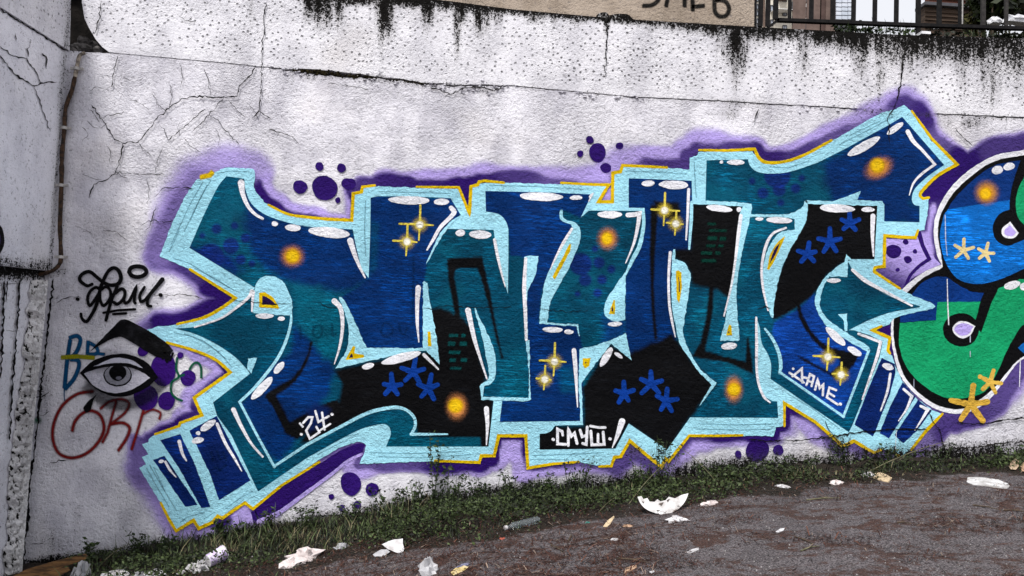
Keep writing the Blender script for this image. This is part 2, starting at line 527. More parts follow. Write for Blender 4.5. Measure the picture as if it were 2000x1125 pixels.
lo_edge = np.stack([xs, yseam(xs)+gap*0.5+jit+(fnoise(xs/5, xs*0+9, 2)-0.5)*2], 1)
low_poly = np.vstack([lo_edge, [(2800, ybase(2800)+60)], [(x, ybase(x)+45) for x in range(2600, 0, -200)], [(-30, 1200), (-5, 900), (40, 500)]])
slab_px('wall_face', low_poly, 9.0, 0.0, 0.35, M_WALL, wall)
void_edge = np.array([(161, -48), (160, 5), (165, 36), (174, 55), (187, 77), (200, 92), (212, 101)])
k0 = np.searchsorted(xs, 216)
band_poly = np.vstack([void_edge, up_edge[k0:], [(x, ytop(x)) for x in range(2800, 160, -40)]])
def pit_amt(V):
    a = smooth(16, 26, yseam(V[:, 0])-V[:, 1])*(0.75+0.5*fnoise(V[:, 0]/50, V[:, 1]/50, 2))
    return a*np.interp(V[:, 0], [180, 300, 1000, 1100, 2000], [.75, .9, .85, 1, .9])
slab_px('concrete_band', band_poly, 8.0, -0.004, 0.30, M_BAND, wall, pit_amt)
# core behind the joint and broken corner; the void's shade is painted near-black
M_CORE = simple_mat('shaded_core', (0.006, 0.006, 0.006), (0.016, 0.014, 0.013), 6, 0.95, 0.6, 0.03, spec=0.02)
XC = float(at_y(np.array(118.), np.array(320.))[0])
zs0 = float(at_y(np.array(150.), np.array(100.))[2])
mesh_obj('wall_core', *box_vf(XC-0.5, 8.5, 0.36, 0.9, -2.5, float(at_y(np.array(500.), np.array(-24.))[2])-0.02), M_CORE, wall)
# rubble lodged in the broken corner
def rock(c, r, seed, flat=0.7, n=10):
    g = np.random.default_rng(seed); V = []; Fs = []
    rows = 5
    for i in range(rows+1):
        ph = math.pi*i/rows
        for k in range(n):
            th = 2*math.pi*k/n
            rr = r*(0.75+0.5*g.random())
            V.append((c[0]+rr*math.sin(ph)*math.cos(th), c[1]+rr*math.sin(ph)*math.sin(th), c[2]+rr*flat*math.cos(ph)))
    for i in range(rows):
        for k in range(n):
            Fs.append((i*n+k, i*n+(k+1) % n, (i+1)*n+(k+1) % n, (i+1)*n+k))
    return V, Fs
mm = []
for (u, v, r, dy, sd_) in ((150, 92, .05, .06, 1), (170, 96, .06, .10, 2), (192, 97, .04, .05, 3), (163, 80, .05, .16, 4), (180, 88, .05, .2, 5), (143, 99, .035, .03, 6)):
    p = at_y(np.array(float(u)), np.array(float(v)), dy); mm.append(rock(p, r, sd_))
mesh_obj('broken_rubble', *merge(mm), simple_mat('grey_rubble', (0.03, 0.028, 0.026), (0.17, 0.16, 0.155), 14, .95, .8, .03), wall)

mm = []
gj = np.random.default_rng(5)
for (a, b, n_, r_, dv) in ((574, 640, 46, .013, 3), (620, 700, 50, .012, 6), (690, 740, 26, .010, 3), (768, 830, 34, .009, 1), (1405, 1440, 8, .007, 2), (1700, 1745, 18, .010, 2), (1862, 1965, 20, .008, 4)):
    for k in range(n_):
        u_ = gj.uniform(a, b); p_ = at_y(np.array(u_), np.array(float(yseam(u_))+gj.normal()*2.2+dv*(u_-a)/(b-a)*.6), .004)
        mm.append(rock(p_, r_*gj.uniform(.5, 1.2), int(gj.integers(1e6)), .8, 6))
mesh_obj('joint_moss', *merge(mm), simple_mat('black_moss', (0.006, 0.005, 0.003), (0.035, 0.028, 0.012), 60, .95, .8, .01, spec=.05), wall)
mm = []
for (a, b, n_) in ((520, 600, 14), (690, 780, 18), (830, 1010, 40), (1090, 1260, 22), (1560, 1720, 16)):
    for k in range(n_):
        u_ = gj.uniform(a, b); p_ = at_y(np.array(u_), np.array(float(yseam(u_))+gj.normal()*5+2), -.002)
        mm.append(rock(p_, gj.uniform(.006, .017), int(gj.integers(1e6)), .45, 6))
mesh_obj('plaster_flakes', *merge(mm), M_WALL, wall)

# ------------------------------------------------------------ side wall on the left
side = empty('side_wall', (0, 0, 0), 'grey plastered side wall jutting out at the left corner with an overhanging upper block', 'wall')
def side_sheet(name, poly_px, xplane, grid, mat, pit=None, thick=0.3, parent=side, dirtmul=1.0, dirt_shade=0.0):
    O, _ = curve(poly_px, True, 12)
    V, T = cdt_fill(O, grid)
    P0 = at_x(V[:, 0], V[:, 1], xplane); O0 = at_x(O[:, 0], O[:, 1], xplane)
    P0[:, 1] = np.minimum(P0[:, 1], 0.3); O0[:, 1] = np.minimum(O0[:, 1], 0.3)
    O1 = O0.copy(); O1[:, 0] -= thick
    n = len(O); b = len(V)
    Fs = [tuple(t) for t in T]+[(b+i, b+(i+1) % n, b+n+(i+1) % n, b+n+i) for i in range(n)]+[tuple(b+n+i for i in range(n))]
    d = (0.0+0.22*fnoise(V[:, 0]/30, V[:, 1]/60, 3)**2)*dirtmul+dirt_shade*smooth(40, 0, np.abs(V[:, 1]-525))  # edge grime, plus the overhang's shade put into the dirt value
    d = np.maximum(d, 0.45*np.exp(-((V[:, 0]-128+0.06*(V[:, 1]-100))/10)**2))
    at = {'pit': np.concatenate([pit(V), np.zeros(2*n)])} if pit else {}
    return mesh_obj(name, np.vstack([P0, O0, O1]), Fs, mat, parent, dirt=np.concatenate([d, np.zeros(2*n)+0.2]), attrs=at)
side_sheet('overhanging_block', '-520,-312 -90,-41 0,16 136,103 126,240 117,400 107,530 0,518 -90,507 -520,456', XC, 8, M_SIDE, dirt_shade=0.5)
side_sheet('concrete_band', '-520,-560 -90,-200 139,-60 138,40 136,99 0,13 -90,-44 -520,-315', XC+0.015, 8, M_BAND,
           pit=lambda V: smooth(-18, -30, V[:, 1]-(13+0.63*V[:, 0]))*0.8, thick=0.32)
side_sheet('recessed_face', '-520,440 -90,500 104,520 100,560 75,830 46,1115 40,1180 -90,1300 -520,1560', XC-0.055, 9, M_SIDE, thick=0.3, dirtmul=1.4, dirt_shade=0.8)
# thick rough mortar strip running down the corner
NU, NV = 26, 240
us, vs = np.meshgrid(np.linspace(0, 1, NU), np.linspace(0, 1, NV))
us, tt = us.ravel(), vs.ravel()
le = lambda t: np.interp(t, [0, .25, .5, 1], [60, 44, 24, 4]); ri = lambda t: np.interp(t, [0, .5, 1], [93, 62, 38])
uu = le(tt)+(fnoise(tt*30, tt*0+2, 3)-0.5)*14*(1-us)+(ri(tt)-le(tt))*us; vv = 546+(1155-546)*tt
lump = fnoise(uu/5.0+3, vv/6.5, 4); ridge = 1-np.abs(2*fnoise(uu/9+40, vv/12, 3)-1)
P = at_x(uu-26*us, vv, XC-0.05)
body = np.sin(np.pi*np.clip(us*0.9+0.05, 0, 1))
P[:, 0] += 0.004+0.105*us+(0.075*np.clip(lump-0.36, 0, 1)+0.03*(ridge-.6))*body*np.interp(us, [0, .3, 1], [.5, 1, .8])
P[:, 1] -= 0.05*np.clip(lump-0.42, 0, 1)*body
ii = (np.arange(NV-1)[:, None]*NU+np.arange(NU-1)[None]).ravel()
Q = np.stack([ii, ii+1, ii+NU+1, ii+NU], 1)
mesh_obj('mortar_strip', P, Q, M_LUMPY, side, dirt=0.75*smooth(.47, .33, lump)*np.interp(us, [0, .4, 1], [1, .9, .35])+.25*smooth(.35, 0, us)*fnoise(uu/14, vv/30, 2))

# ------------------------------------------------------------ rusty pipe in the corner
M_RUST = simple_mat('rusty_pipe', (0.010, 0.008, 0.007), (0.085, 0.045, 0.024), 40, .85, .8, .01)
M_GREYP = simple_mat('grey_pipe', (0.10, 0.085, 0.07), (0.42, 0.36, 0.29), 40, .7, .5, .006)
M_CLAMP = simple_mat('grey_clamp', (0.33, 0.32, 0.31), (0.5, 0.48, 0.46), 20, .6, .3, .004, metal=.3)
p0 = at_y(np.array(128.), np.array(242.), -0.04)
pipe = empty('drain_pipe', tuple(p0), 'thin rusty pipe running down the left corner of the wall and bending under the block', 'pipe')
pp, _ = curve('166,103 156,108s 152,122s 150,134 141,175 128,212s 126,250 121,300 120,362 117,440 119,502s 116,516s 104,528s 88,534 60,537 10,534', False, 8)
depth = np.interp(pp[:, 1], [100, 130, 180, 240, 500, 530], [-.03, -.035, -.04, -.045, -.05, -.07])
path = np.array([at_y(np.array(a), np.array(b), d) for (a, b), d in zip(pp, depth)])
rad = 0.0165+0.0025*(fnoise(np.arange(len(path))*0.9, np.zeros(len(path)), 2)-0.5)*3
cut = int(np.argmax(pp[:, 1] > 150))
mesh_obj('painted_length', *tube_vf(path[:cut+1], rad[:cut+1]*0.95, 10), M_GREYP, pipe, smooth_shade=True)
mesh_obj('rusty_length', *tube_vf(path[cut:], rad[cut:], 10), M_RUST, pipe, smooth_shade=True)
for (u, v) in ((150, 134), (126, 250), (121, 361), (120, 502)):
    i = int(np.argmin(np.hypot(pp[:, 0]-u, pp[:, 1]-v))); c = path[i]
    parts = [tube_vf([c+np.array([0, 0, -.012]), c+np.array([0, 0, .012])], 0.025, 12)]
    parts.append(box_vf(c[0]-.052, c[0]+.052, c[1]-.004, c[1]+.012, c[2]-.011, c[2]+.011))
    parts.append(tube_vf([c+np.array([.043, -.004, 0]), c+np.array([.043, -.016, 0])], 0.006, 6))
    mesh_obj('clamp', *merge(parts), M_CLAMP, pipe)

# ------------------------------------------------------------ ground
xg = np.concatenate([np.linspace(-60, -7.2, 30), np.arange(-7, 8.5, 0.05), np.linspace(8.6, 60, 30)])
yg = np.concatenate([np.linspace(-60, -6.6, 25), np.arange(-6.5, 0.06, 0.05)])
gx, gy = np.meshgrid(xg, yg)
gz = zg(gx, gy)
V = np.stack([gx.ravel(), gy.ravel(), gz.ravel()], 1)
nx, ny = len(xg), len(yg)
ii = (np.arange(ny-1)[:, None]*nx+np.arange(nx-1)[None]).ravel()
Q = np.stack([ii, ii+1, ii+nx+1, ii+nx], 1)
GBX = [-600, 250, 420, 560, 700, 900, 1000, 1150, 1300, 1500, 1700, 2000, 2800]
GBY = [1400, 1180, 1140, 1120, 1088, 1064, 1050, 1012, 990, 962, 942, 922, 880]
gb = ground_at(np.array(GBX[1:-1], float), np.array(GBY[1:-1], float))
def verge(x): return np.interp(x, gb[:, 0], gb[:, 1])      # y of the outer edge of the grass verge
soil = smooth(0.20, -0.10, verge(V[:, 0])-V[:, 1]+(fnoise(V[:, 0]*3, V[:, 1]*3, 3)-0.5)*0.5)
def ground_material():
    m, n, b, out = new_mat('worn_asphalt'); g = N(n)
    p = g.pos()
    fine = g.noise(p, 95, 4, 0.7); mid = g.noise(p, 14, 4, 0.6); big = g.noise(p, 1.3, 4, 0.6, 0.6)
    lay = g.noise(g.pos((1.2, 2.2, 1)), 1.7, 6, 0.7, 1.2)
    base = g.mix(g.ramp(fine, 0.35, 0.68), (0.045, 0.038, 0.041), (0.31, 0.275, 0.288))
    stone = g.voro(p, 70)
    base = g.mix(g.ramp(stone, 0.22, 0.10, 0, 0.45), base, (0.40, 0.37, 0.38))
    brown = g.ramp(g.math('ADD', g.math('MULTIPLY', lay, 0.72), g.math('MULTIPLY', mid, 0.28)), 0.475, 0.57)
    needles = g.mix(g.ramp(g.noise(g.pos((60, 160, 60)), 1.0, 4, 0.7, 1.5), 0.38, 0.66), (0.022, 0.009, 0.006), (0.165, 0.076, 0.052))
    base = g.mix(g.math('MULTIPLY', brown, 0.85), base, needles)
    s = g.attr('dirt').outputs['Fac']
    sf = g.ramp(g.math('ADD', s, g.math('MULTIPLY', g.math('SUBTRACT', mid, 0.5), 0.9)), 0.3, 0.7)
    earth = g.mix(g.ramp(fine, 0.35, 0.65), (0.008, 0.006, 0.004), (0.055, 0.042, 0.03))
    base = g.mix(sf, base, earth)
    base = g.mix(g.ramp(big, 0.5, 0.72, 0, 0.3), base, (0.05, 0.044, 0.045))
    g.link(base, b.inputs['Base Color']); b.inputs['Roughness'].default_value = 0.9; b.inputs['Specular IOR Level'].default_value = 0.25
    h = g.math('ADD', g.math('MULTIPLY', fine, 0.6), g.math('ADD', g.math('MULTIPLY', mid, 0.5), g.math('MULTIPLY', stone, -0.4)))
    g.link(g.bump(h, 1.0, 0.045), b.inputs['Normal'])
    return m
ground = mesh_obj('ground', V, Q, ground_material(), dirt=soil, smooth_shade=True)
tag(ground, kind='structure')

# ------------------------------------------------------------ upper terrace, beige wall, fence
ztop = lambda x: float(np.interp(x, at_y(np.array(TOPX, float), np.array(TOPY, float))[:, 0], at_y(np.array(TOPX, float), np.array(TOPY, float))[:, 2]))
bx = [float(at_y(np.array(float(u)), np.array(float(ytop(u))), 0.04)[0]) for u in (140, 855, 1472)]
b_out = np.vstack([[(x, ytop(x)+0.6) for x in range(140, 1472, 30)], [(1473, 53), (1474, -150), (140, -260)]])
beige = empty('parapet_wall', (0, 0, 0), 'beige roughcast parapet wall standing on the concrete band left of the black fence', 'wall')
V_, T_ = cdt_fill(b_out, 14)
slab = slab_px('roughcast_face', b_out, 14, 0.03, 0.33, M_BEIGE, beige)
for a_ in slab.data.attributes:
    if a_.name == 'dirt':
        arr = np.zeros(len(slab.data.vertices), np.float32); a_.data.foreach_get('value', arr)
        a_.data.foreach_set('value', (arr*0+0.12).astype(np.float32))
# broken lip of render under the parapet
lp, _ = curve('1165,30 1172,25s 1184,24s 1190,30 1205,27s 1226,28s 1236,37 1250,41s 1290,45 1290,49 1165,36', True, 4)
slab_px('broken_lip', lp, 0, 0.012, 0.05, M_LUMPY, beige)

terr_pts = []
xt = np.linspace(-30, 40, 60)
zt = np.array([ztop(x) for x in np.clip(xt, -7, 8)])-0.015
V = np.array([(x, y, z) for y, dz in ((0.29, 0), (3, 0.0), (80, 0.0)) for x, z in zip(xt, zt+dz)])
ii = np.concatenate([np.arange(59), 60+np.arange(59)])
tg = mesh_obj('terrace_ground', V, np.stack([ii, ii+1, ii+61, ii+60], 1), simple_mat('dry_soil', (0.05, 0.042, 0.03), (0.12, 0.10, 0.07), 5, .95, .6, .02))
tag(tg, kind='structure')

M_IRON = simple_mat('black_iron', (0.006, 0.006, 0.007), (0.014, 0.013, 0.013), 30, .7, .25, .004, spec=.1)
M_IRON2 = simple_mat('weathered_iron', (0.022, 0.020, 0.020), (0.045, 0.042, 0.04), 30, .7, .3, .004, spec=.15)
M_POLE = simple_mat('brown_pole', (0.20, 0.135, 0.10), (0.30, 0.21, 0.165), 12, .6, .2, .003)
fz = at_y(np.array(1800.), np.array(69.), 0.10)
fence = empty('iron_fence', tuple(fz), 'black iron bar fence on top of the wall, right of the beige parapet', 'fence')
YF = 0.10
def bar(name, u0, u1, vtop, vbot, mat=M_IRON, dy=0.0, th=0.02, parent=fence):
    a = at_y(np.array([u0, u1], float), np.array([vbot, vbot], float), YF+dy); x0, x1 = a[:, 0]; zb = a[:, 2].mean()
    zt_ = float(at_y(np.array((u0+u1)/2.), np.array(float(vtop)), YF+dy)[2])
    return mesh_obj(name, *box_vf(x0, x1, YF+dy-th, YF+dy+th, zb, zt_), mat, parent)
for (u0, u1, vb, nm) in ((1469, 1476, 52, 'post'), (1481, 1489, 52, 'post'), (1495, 1503, 52, 'bar'), (1510, 1519, 38, 'bar'), (1539, 1545, 36, 'bar'), (1580.5, 1588, 38, 'bar'),
                     (1622, 1630, 40, 'bar'), (1663, 1670.5, 41, 'bar'), (1704.5, 1712, 43, 'bar'), (1746.5, 1754, 46, 'bar'), (1788.5, 1797, 66, 'post'), (1830, 1838, 47, 'bar'),
                     (1872, 1880, 48, 'bar'), (1916, 1924, 50, 'bar'), (1962, 1968, 52, 'bar'), (2004, 2011, 54, 'bar'), (2046, 2053, 56, 'bar'), (2088, 2096, 58, 'bar'), (2130, 2138, 78, 'post')):
    bar(nm, u0, u1, -190, vb, M_IRON if u0 < 1900 else M_IRON2, 0, 0.010)
def rail(name, pts, hpx, parent=fence):
    mmv = []
    for (a, b) in zip(pts[:-1], pts[1:]):
        A = at_y(np.array([a[0], b[0], b[0], a[0]], float), np.array([a[1]-hpx/2, b[1]-hpx/2, b[1]+hpx/2, a[1]+hpx/2], float), YF-0.022)
        B = A.copy(); B[:, 1] = YF+0.022
        mmv.append(([*A, *B], [(0, 3, 2, 1), (4, 5, 6, 7), (0, 1, 5, 4), (1, 2, 6, 5), (2, 3, 7, 6), (3, 0, 4, 7)]))
    return mesh_obj(name, *merge(mmv), M_IRON, parent)
rail('bottom_rail', [(1517, 37.5), (1790, 47.5), (2140, 58.5)], 6)
rail('top_rail', [(1469, -186), (1790, -178), (2140, -168)], 7)
rail('brace', [(1500, 53), (1522, 37)], 5)
bar('drip_wire', 1878.6, 1880.4, -190, 47, M_CLAMP, -0.03, 0.004)
pl = empty('utility_pole', tuple(at_y(np.array(1492.), np.array(56.), 0.35)), 'slim brown pole between the first black fence posts', 'pole')
c = at_y(np.array([1492.5, 1492.5]), np.array([60., -260.]), 0.35)
mesh_obj('shaft', *tube_vf([c[0]-np.array([0, 0, .02]), (c[0]*0.5+c[1]*0.5), c[1]], 0.011, 10), M_POLE, pl, smooth_shade=True)
mesh_obj('foot_plate', *box_vf(c[0][0]-.03, c[0][0]+.03, .32, .38, c[0][2]-.02, c[0][2]-.004), M_IRON, pl)
# ------------------------------------------------------------ beyond the fence: flats, brick shed, shrubs
def wbox(u0, v0, u1, v1, Y, depth=0.3, proud=0.0):
    a = at_y(np.array([u0, u1], float), np.array([v0, v1], float), Y)
    return box_vf(a[0, 0], a[1, 0], Y-proud, Y-proud+depth, a[1, 2], a[0, 2])
M_CREAM = simple_mat('cream_render', (0.55, 0.51, 0.43), (0.66, 0.62, 0.54), 1.2, .9, .1)
M_BROWN = simple_mat('brown_panel', (0.10, 0.068, 0.058), (0.15, 0.105, 0.09), 2, .8, .1)
M_BROWN2 = simple_mat('dark_brown_panel', (0.055, 0.032, 0.028), (0.085, 0.052, 0.045), 2, .8, .1)
M_GLASS = simple_mat('pale_window_glass', (0.45, 0.50, 0.58), (0.62, 0.66, 0.74), 1.5, .12, 0, spec=.6)
M_GLASSD = simple_mat('dark_window_glass', (0.035, 0.04, 0.05), (0.07, 0.075, 0.09), 2, .12, 0, spec=.6)
M_FRAME = simple_mat('window_frame', (0.05, 0.05, 0.06), (0.08, 0.08, 0.09), 4, .5, 0)
M_WHITE = simple_mat('white_panel', (0.74, 0.74, 0.74), (0.82, 0.82, 0.82), 3, .7, .05)
YT = 30.0
o0 = at_y(np.array(1560.), np.array(60.), YT)
flats = empty('apartment_block', tuple(o0), 'tall brown and cream apartment block with rows of windows seen through the fence', 'building')
mesh_obj('wall', *wbox(1430, -420, 1668, 130, YT, 9.0), M_CREAM, flats)
mesh_obj('brown_bay', *wbox(1557, -420, 1570, 130, YT, .4, .10), M_BROWN, flats)
mesh_obj('brown_bay', *wbox(1583, -420, 1600, 130, YT, .4, .10), M_BROWN, flats)
mesh_obj('dark_bay', *wbox(1609, -420, 1621.5, 130, YT, .4, .10), M_BROWN2, flats)
mesh_obj('brown_bay', *wbox(1619.5, -420, 1627, 130, YT, .4, .14), M_BROWN, flats)
def far_window(u0, v0, u1, v1, glass, Y=YT, parent=flats, mull=True):
    f = mesh_obj('window', *merge([wbox(u0, v0, u1, v0+1, Y, .2, .09), wbox(u0, v1-1, u1, v1, Y, .2, .09), wbox(u0, v0+1, u0+1, v1-1, Y, .2, .09), wbox(u1-1, v0+1, u1, v1-1, Y, .2, .09)]
                 + ([wbox((u0+u1)/2-.5, v0+1, (u0+u1)/2+.5, v1-1, Y, .2, .08)] if mull else [])), M_FRAME, parent)
    a = wbox(u0+.6, v0+.6, u1-.6, v1-.6, Y, .1, .04)
    V = np.array(a[0])
    g = mesh_obj('pane', V, a[1], glass); g.parent = f
    me = g.data
    for v in me.vertices: v.co -= Vector(parent.location)
    return f
for k in range(-5, 4):
    vv = 8+k*28.0
    far_window(1571.5, vv+9, 1581.5, vv+26, M_GLASS)
    mesh_obj('spandrel', *wbox(1570.3, vv, 1582.7, vv+7.5, YT, .3, .07), M_WHITE, flats)
    far_window(1602, vv+9, 1608.5, vv+27, M_GLASSD, mull=False)
    mesh_obj('spandrel', *wbox(1600.5, vv+1, 1608.8, vv+8, YT, .3, .07), M_WHITE, flats)
    far_window(1546.5, vv-4, 1551, vv+14, M_GLASS, mull=False)
    far_window(1504, vv+3, 1509.5, vv+15, M_GLASS, mull=False)
    far_window(1528, vv+14, 1536, vv+24, M_GLASS)
    far_window(1476.5, vv+1, 1480.5, vv+11, M_GLASS, mull=False)
    far_window(1476.5, vv+13, 1480.5, vv+24, M_GLASS, mull=False)
# glazed stair bay: a grid of panes
mesh_obj('glazed_bay', *wbox(1629, -420, 1665, 130, YT, 1.0, .12), M_FRAME, flats)
for j in range(-14, 5):
    for i in range(3):
        u0 = 1630+i*11.6; v0 = 0.5+j*8.2
        mesh_obj('glass_pane', *wbox(u0, v0, u0+10.6, v0+7.2, YT, .1, .17), M_GLASS, flats)
mesh_obj('balcony_slab', *wbox(1505, 24, 1540, 27, YT, .8, .5), M_WHITE, flats)
mesh_obj('balcony_slab', *wbox(1505, -32, 1540, -29, YT, .8, .5), M_WHITE, flats)
mesh_obj('awning', *wbox(1520, 0, 1534, 3.5, YT, .8, .6), M_BROWN2, flats)

# low brick shed
YS = 14.0
M_SHED = simple_mat('old_brown_boards', (0.028, 0.018, 0.013), (0.08, 0.054, 0.038), 3, .9, .4, .02, stretch=(0.5, 1, 6))
M_SHED2 = simple_mat('red_boards', (0.06, 0.02, 0.012), (0.12, 0.042, 0.024), 3, .9, .3, .02, stretch=(0.5, 1, 6))
shed = empty('garden_shed', tuple(at_y(np.array(1860.), np.array(70.), YS)), 'low dark brown boarded shed with a reddish gable behind the fence', 'building')
mesh_obj('lower_wall', *wbox(1806, 14, 1925, 110, YS, .35), M_SHED, shed)
mesh_obj('upper_wall', *wbox(1818, -160, 1925, 12.5, YS+.1, .25), M_SHED2, shed)
mesh_obj('eave', *wbox(1802, 12, 1927, 14, YS, .5, .12), M_FRAME, shed)
for k in range(6):
    mesh_obj('board', *wbox(1806.5, 15.4+k*8, 1925, 22.6+k*8, YS, .06, .04), M_SHED, shed)
for k in range(8):
    mesh_obj('board', *wbox(1818.5, 3-k*9, 1925, 10.8-k*9, YS, .06, -.06), M_SHED2 if k < 1 else M_SHED, shed)

M_LEAF = simple_mat('leaf_green', (0.75, 0.75, 0.75), (1.15, 1.15, 1.1), 20, .6, 0, attr=True, spec=.25)
M_TWIG = simple_mat('twig_bark', (0.05, 0.036, 0.025), (0.11, 0.08, 0.055), 20, .9, .4)
def leaf_cloud(n, center, radius, size, c0, c1, seed, clump=9, long=1.5, droop=0.0):
    g = np.random.default_rng(seed)
    k = max(3, n//clump)
    cc = g.normal(size=(k, 3)); cc /= np.linalg.norm(cc, axis=1)[:, None]; cc *= (g.random((k, 1))**0.45)
    q = cc[g.integers(0, k, n)]*np.array(radius)+g.normal(size=(n, 3))*np.array(radius)*0.13+np.array(center)
    return leaves_at(q, size, c0, c1, g, long)
def leaves_at(q, size, c0, c1, g, long=1.5):
    n = len(q)
    d = g.normal(size=(n, 3)); d[:, 2] = np.abs(d[:, 2])*0.6; d /= np.linalg.norm(d, axis=1)[:, None]
    s = np.cross(d, g.normal(size=(n, 3))); s /= np.linalg.norm(s, axis=1)[:, None]+1e-9
    sz = size*(0.6+0.8*g.random(n))[:, None]
    nrm = np.cross(d, s)
    a = q-d*sz*long*0.5; b = q+s*sz*0.42-nrm*sz*.06; c = q+d*sz*long*0.5; e = q-s*sz*0.42-nrm*sz*.06
    V = np.stack([a, b, c, e], 1).reshape(-1, 3)
    F = np.arange(4*n).reshape(-1, 4)
    m = g.random((n, 1)); col = lin(c0)*(1-m)+lin(c1)*m
    col = np.repeat(col*(0.7+0.6*g.random((n, 1))), 4, 0)
    return V, F, col
def shrub(name, u, v, Y, rpx, n, size, c0, c1, seed, label, flat=1.0):
    p = at_y(np.array(float(u)), np.array(float(v)), Y); sc_ = (Y-CAM[1])/F_PX
    zt_ = ztop(min(max(p[0], -6), 7.5))
    t = empty(name, (p[0], p[1], zt_-0.02), label, 'shrub', 'shrubs beyond the fence')
    R = rpx*sc_
    V, F, c_ = leaf_cloud(n, p, (R, R*0.7, R*flat), size, c0, c1, seed)
    V[:, 2] = np.maximum(V[:, 2], zt_-0.02)
    mesh_obj('foliage', V, F, M_LEAF, t, col=c_)
    g = random.Random(seed); mmv = []
    for _ in range(7):
        e = p+np.array([g.uniform(-.7, .7)*R, g.uniform(-.5, .5)*R, g.uniform(-.3, .8)*R*flat])
        b0 = np.array([p[0]+g.uniform(-.05, .05), p[1], zt_-0.03])
        mmv.append(tube_vf([b0, (b0+e)/2+np.array([g.uniform(-.1, .1)*R, 0, .1*R]), e], [.02, .013, .006], 5))
    mesh_obj('stems', *merge(mmv), M_TWIG, t)
    return t
shrub('dark_shrub', 1950, -10, 2.6, 52, 2600, 0.07, (10, 16, 8), (42, 54, 22), 3, 'dense dark evergreen shrub behind the white bags at the right end of the fence', 1.3)
shrub('dark_shrub', 2030, -20, 2.9, 62, 2200, 0.08, (8, 12, 7), (30, 40, 20), 4, 'very dark shrub filling the top right corner behind the fence', 1.3)
shrub('olive_shrub', 1902, 44, 3.4, 24, 900, 0.06, (28, 28, 12), (70, 68, 28), 5, 'small olive green shrub in front of the brown shed', 0.8)

# dark planting right behind the rail, weeds on the wall top
def tuft(name, u, v, Y, nb, hpx, spread, c0, c1, seed, label, cat, group=None, leafn=0, leafsize=.02):
    g = np.random.default_rng(seed); sc_ = (Y-CAM[1])/F_PX
    p = at_y(np.array(float(u)), np.array(float(v)), Y)
    t = empty(name, tuple(p), label, cat, group)
    Vs, Fs, Cs = [], [], []
    b = 0
    for _ in range(nb):
        x = p[0]+g.normal()*spread*sc_*0.5; y = p[1]+g.normal()*0.04
        h = hpx*sc_*(0.45+0.75*g.random()); a = g.random()*6.28; ln = (0.15+0.5*g.random())*h
        wd = 0.0035+0.003*g.random()
        dx, dy = math.cos(a), math.sin(a)*.6
        pts = [(0, 0), (0.45*h, 0.25*ln), (0.8*h, 0.62*ln), (h, ln)]
        for j, (hz, l) in enumerate(pts):
            ww = wd*(1-j/3.2)
            Vs += [(x+dx*l-dy*ww, y+dy*l+dx*ww, p[2]+hz-0.01), (x+dx*l+dy*ww, y+dy*l-dx*ww, p[2]+hz-0.01)]
        for j in range(3): Fs.append((b+2*j, b+2*j+1, b+2*j+3, b+2*j+2))
        m = g.random(); cc = (lin(c0)*(1-m)+lin(c1)*m)
        Cs += [cc]*8; b += 8
    mesh_obj('blades', np.array(Vs), np.array(Fs), M_LEAF, t, col=np.array(Cs))
    if leafn:
        q = p+np.stack([g.normal(size=leafn)*spread*sc_*0.5, g.normal(size=leafn)*0.05, np.abs(g.normal(size=leafn))*hpx*sc_*0.33], 1)
        V, F, c_ = leaves_at(q, leafsize, c0, c1, g)
        mesh_obj('leaves', V, F, M_LEAF, t, col=c_)
    return t
for i, (u, nb, h, sp, ln_) in enumerate(((1640, 14, 16, 16, 60), (1662, 18, 26, 18, 70), (1690, 16, 20, 16, 60), (1716, 22, 22, 20, 40), (1745, 20, 24, 20, 30), (1772, 22, 26, 18, 30))):
    lab = ('low leafy weed on the wall top nearest the brown block of flats', 'leafy weed with tall thin blades in front of the glazed bay', 'broad leafed weed on the wall top where the white sky begins',
           'spiky grass tuft on the wall top against white sky', 'thin grass tuft midway between two bars against white sky', 'dense grass tuft just left of the square fence post')[i]
    tuft('wall_top_weed', u, ytop(u)-1, 0.2+0.03*(i % 2), nb, h, sp, (18, 26, 14), (62, 84, 40), 20+i, lab, 'weed', 'weeds along the wall top', ln_, .028)
for i, (u, nb, h, sp, ln_, lab) in enumerate(((1815, 6, 14, 22, 60, 'dark low planting right of the square fence post'), (1905, 34, 22, 34, 30, 'tuft of long olive grass under the fence rail'),
                                    (1960, 10, 16, 30, 130, 'dark green leafy plant under the rail at the white bags'), (2000, 8, 16, 22, 120, 'bright leafed plant at the far right under the rail'), (1855, 10, 16, 30, 70, 'brownish dark weed patch below the white scrap'))):
    tuft('verge_plant', u, ytop(u)+1, 0.26, nb, h, sp, (14, 20, 10), (70, 84, 44) if i in (1, 3) else (34, 42, 22), 40+i, lab, 'plant', 'plants behind the fence rail', ln_, .03)
# earth bank that closes the gap under the rail on the right
bk = at_y(np.array([1797., 2140.]), np.array([62., 70.]), 0.55)
V = []; nb_ = 60
for j, (yy, k) in enumerate(((0.31, 0), (0.5, .55), (0.9, 1.0), (2.0, 1.0), (2.0, -.5))):
    for i in range(nb_):
        x = bk[0, 0]+(9.0-bk[0, 0])*i/(nb_-1)
        V.append((x, yy, ztop(min(x, 7.4))-0.02+k*0.15*(0.7+0.6*float(fnoise(x*3, yy*4+1, 3)))*smooth(0, .25, x-bk[0, 0]+.02)))
ii = np.concatenate([np.arange(nb_-1)+j*nb_ for j in range(4)])
tag(mesh_obj('earth_bank', np.array(V), np.stack([ii, ii+1, ii+nb_+1, ii+nb_], 1), simple_mat('dark_earth', (0.012, 0.010, 0.008), (0.035, 0.030, 0.02), 8, .95, .8, .03)), kind='structure')

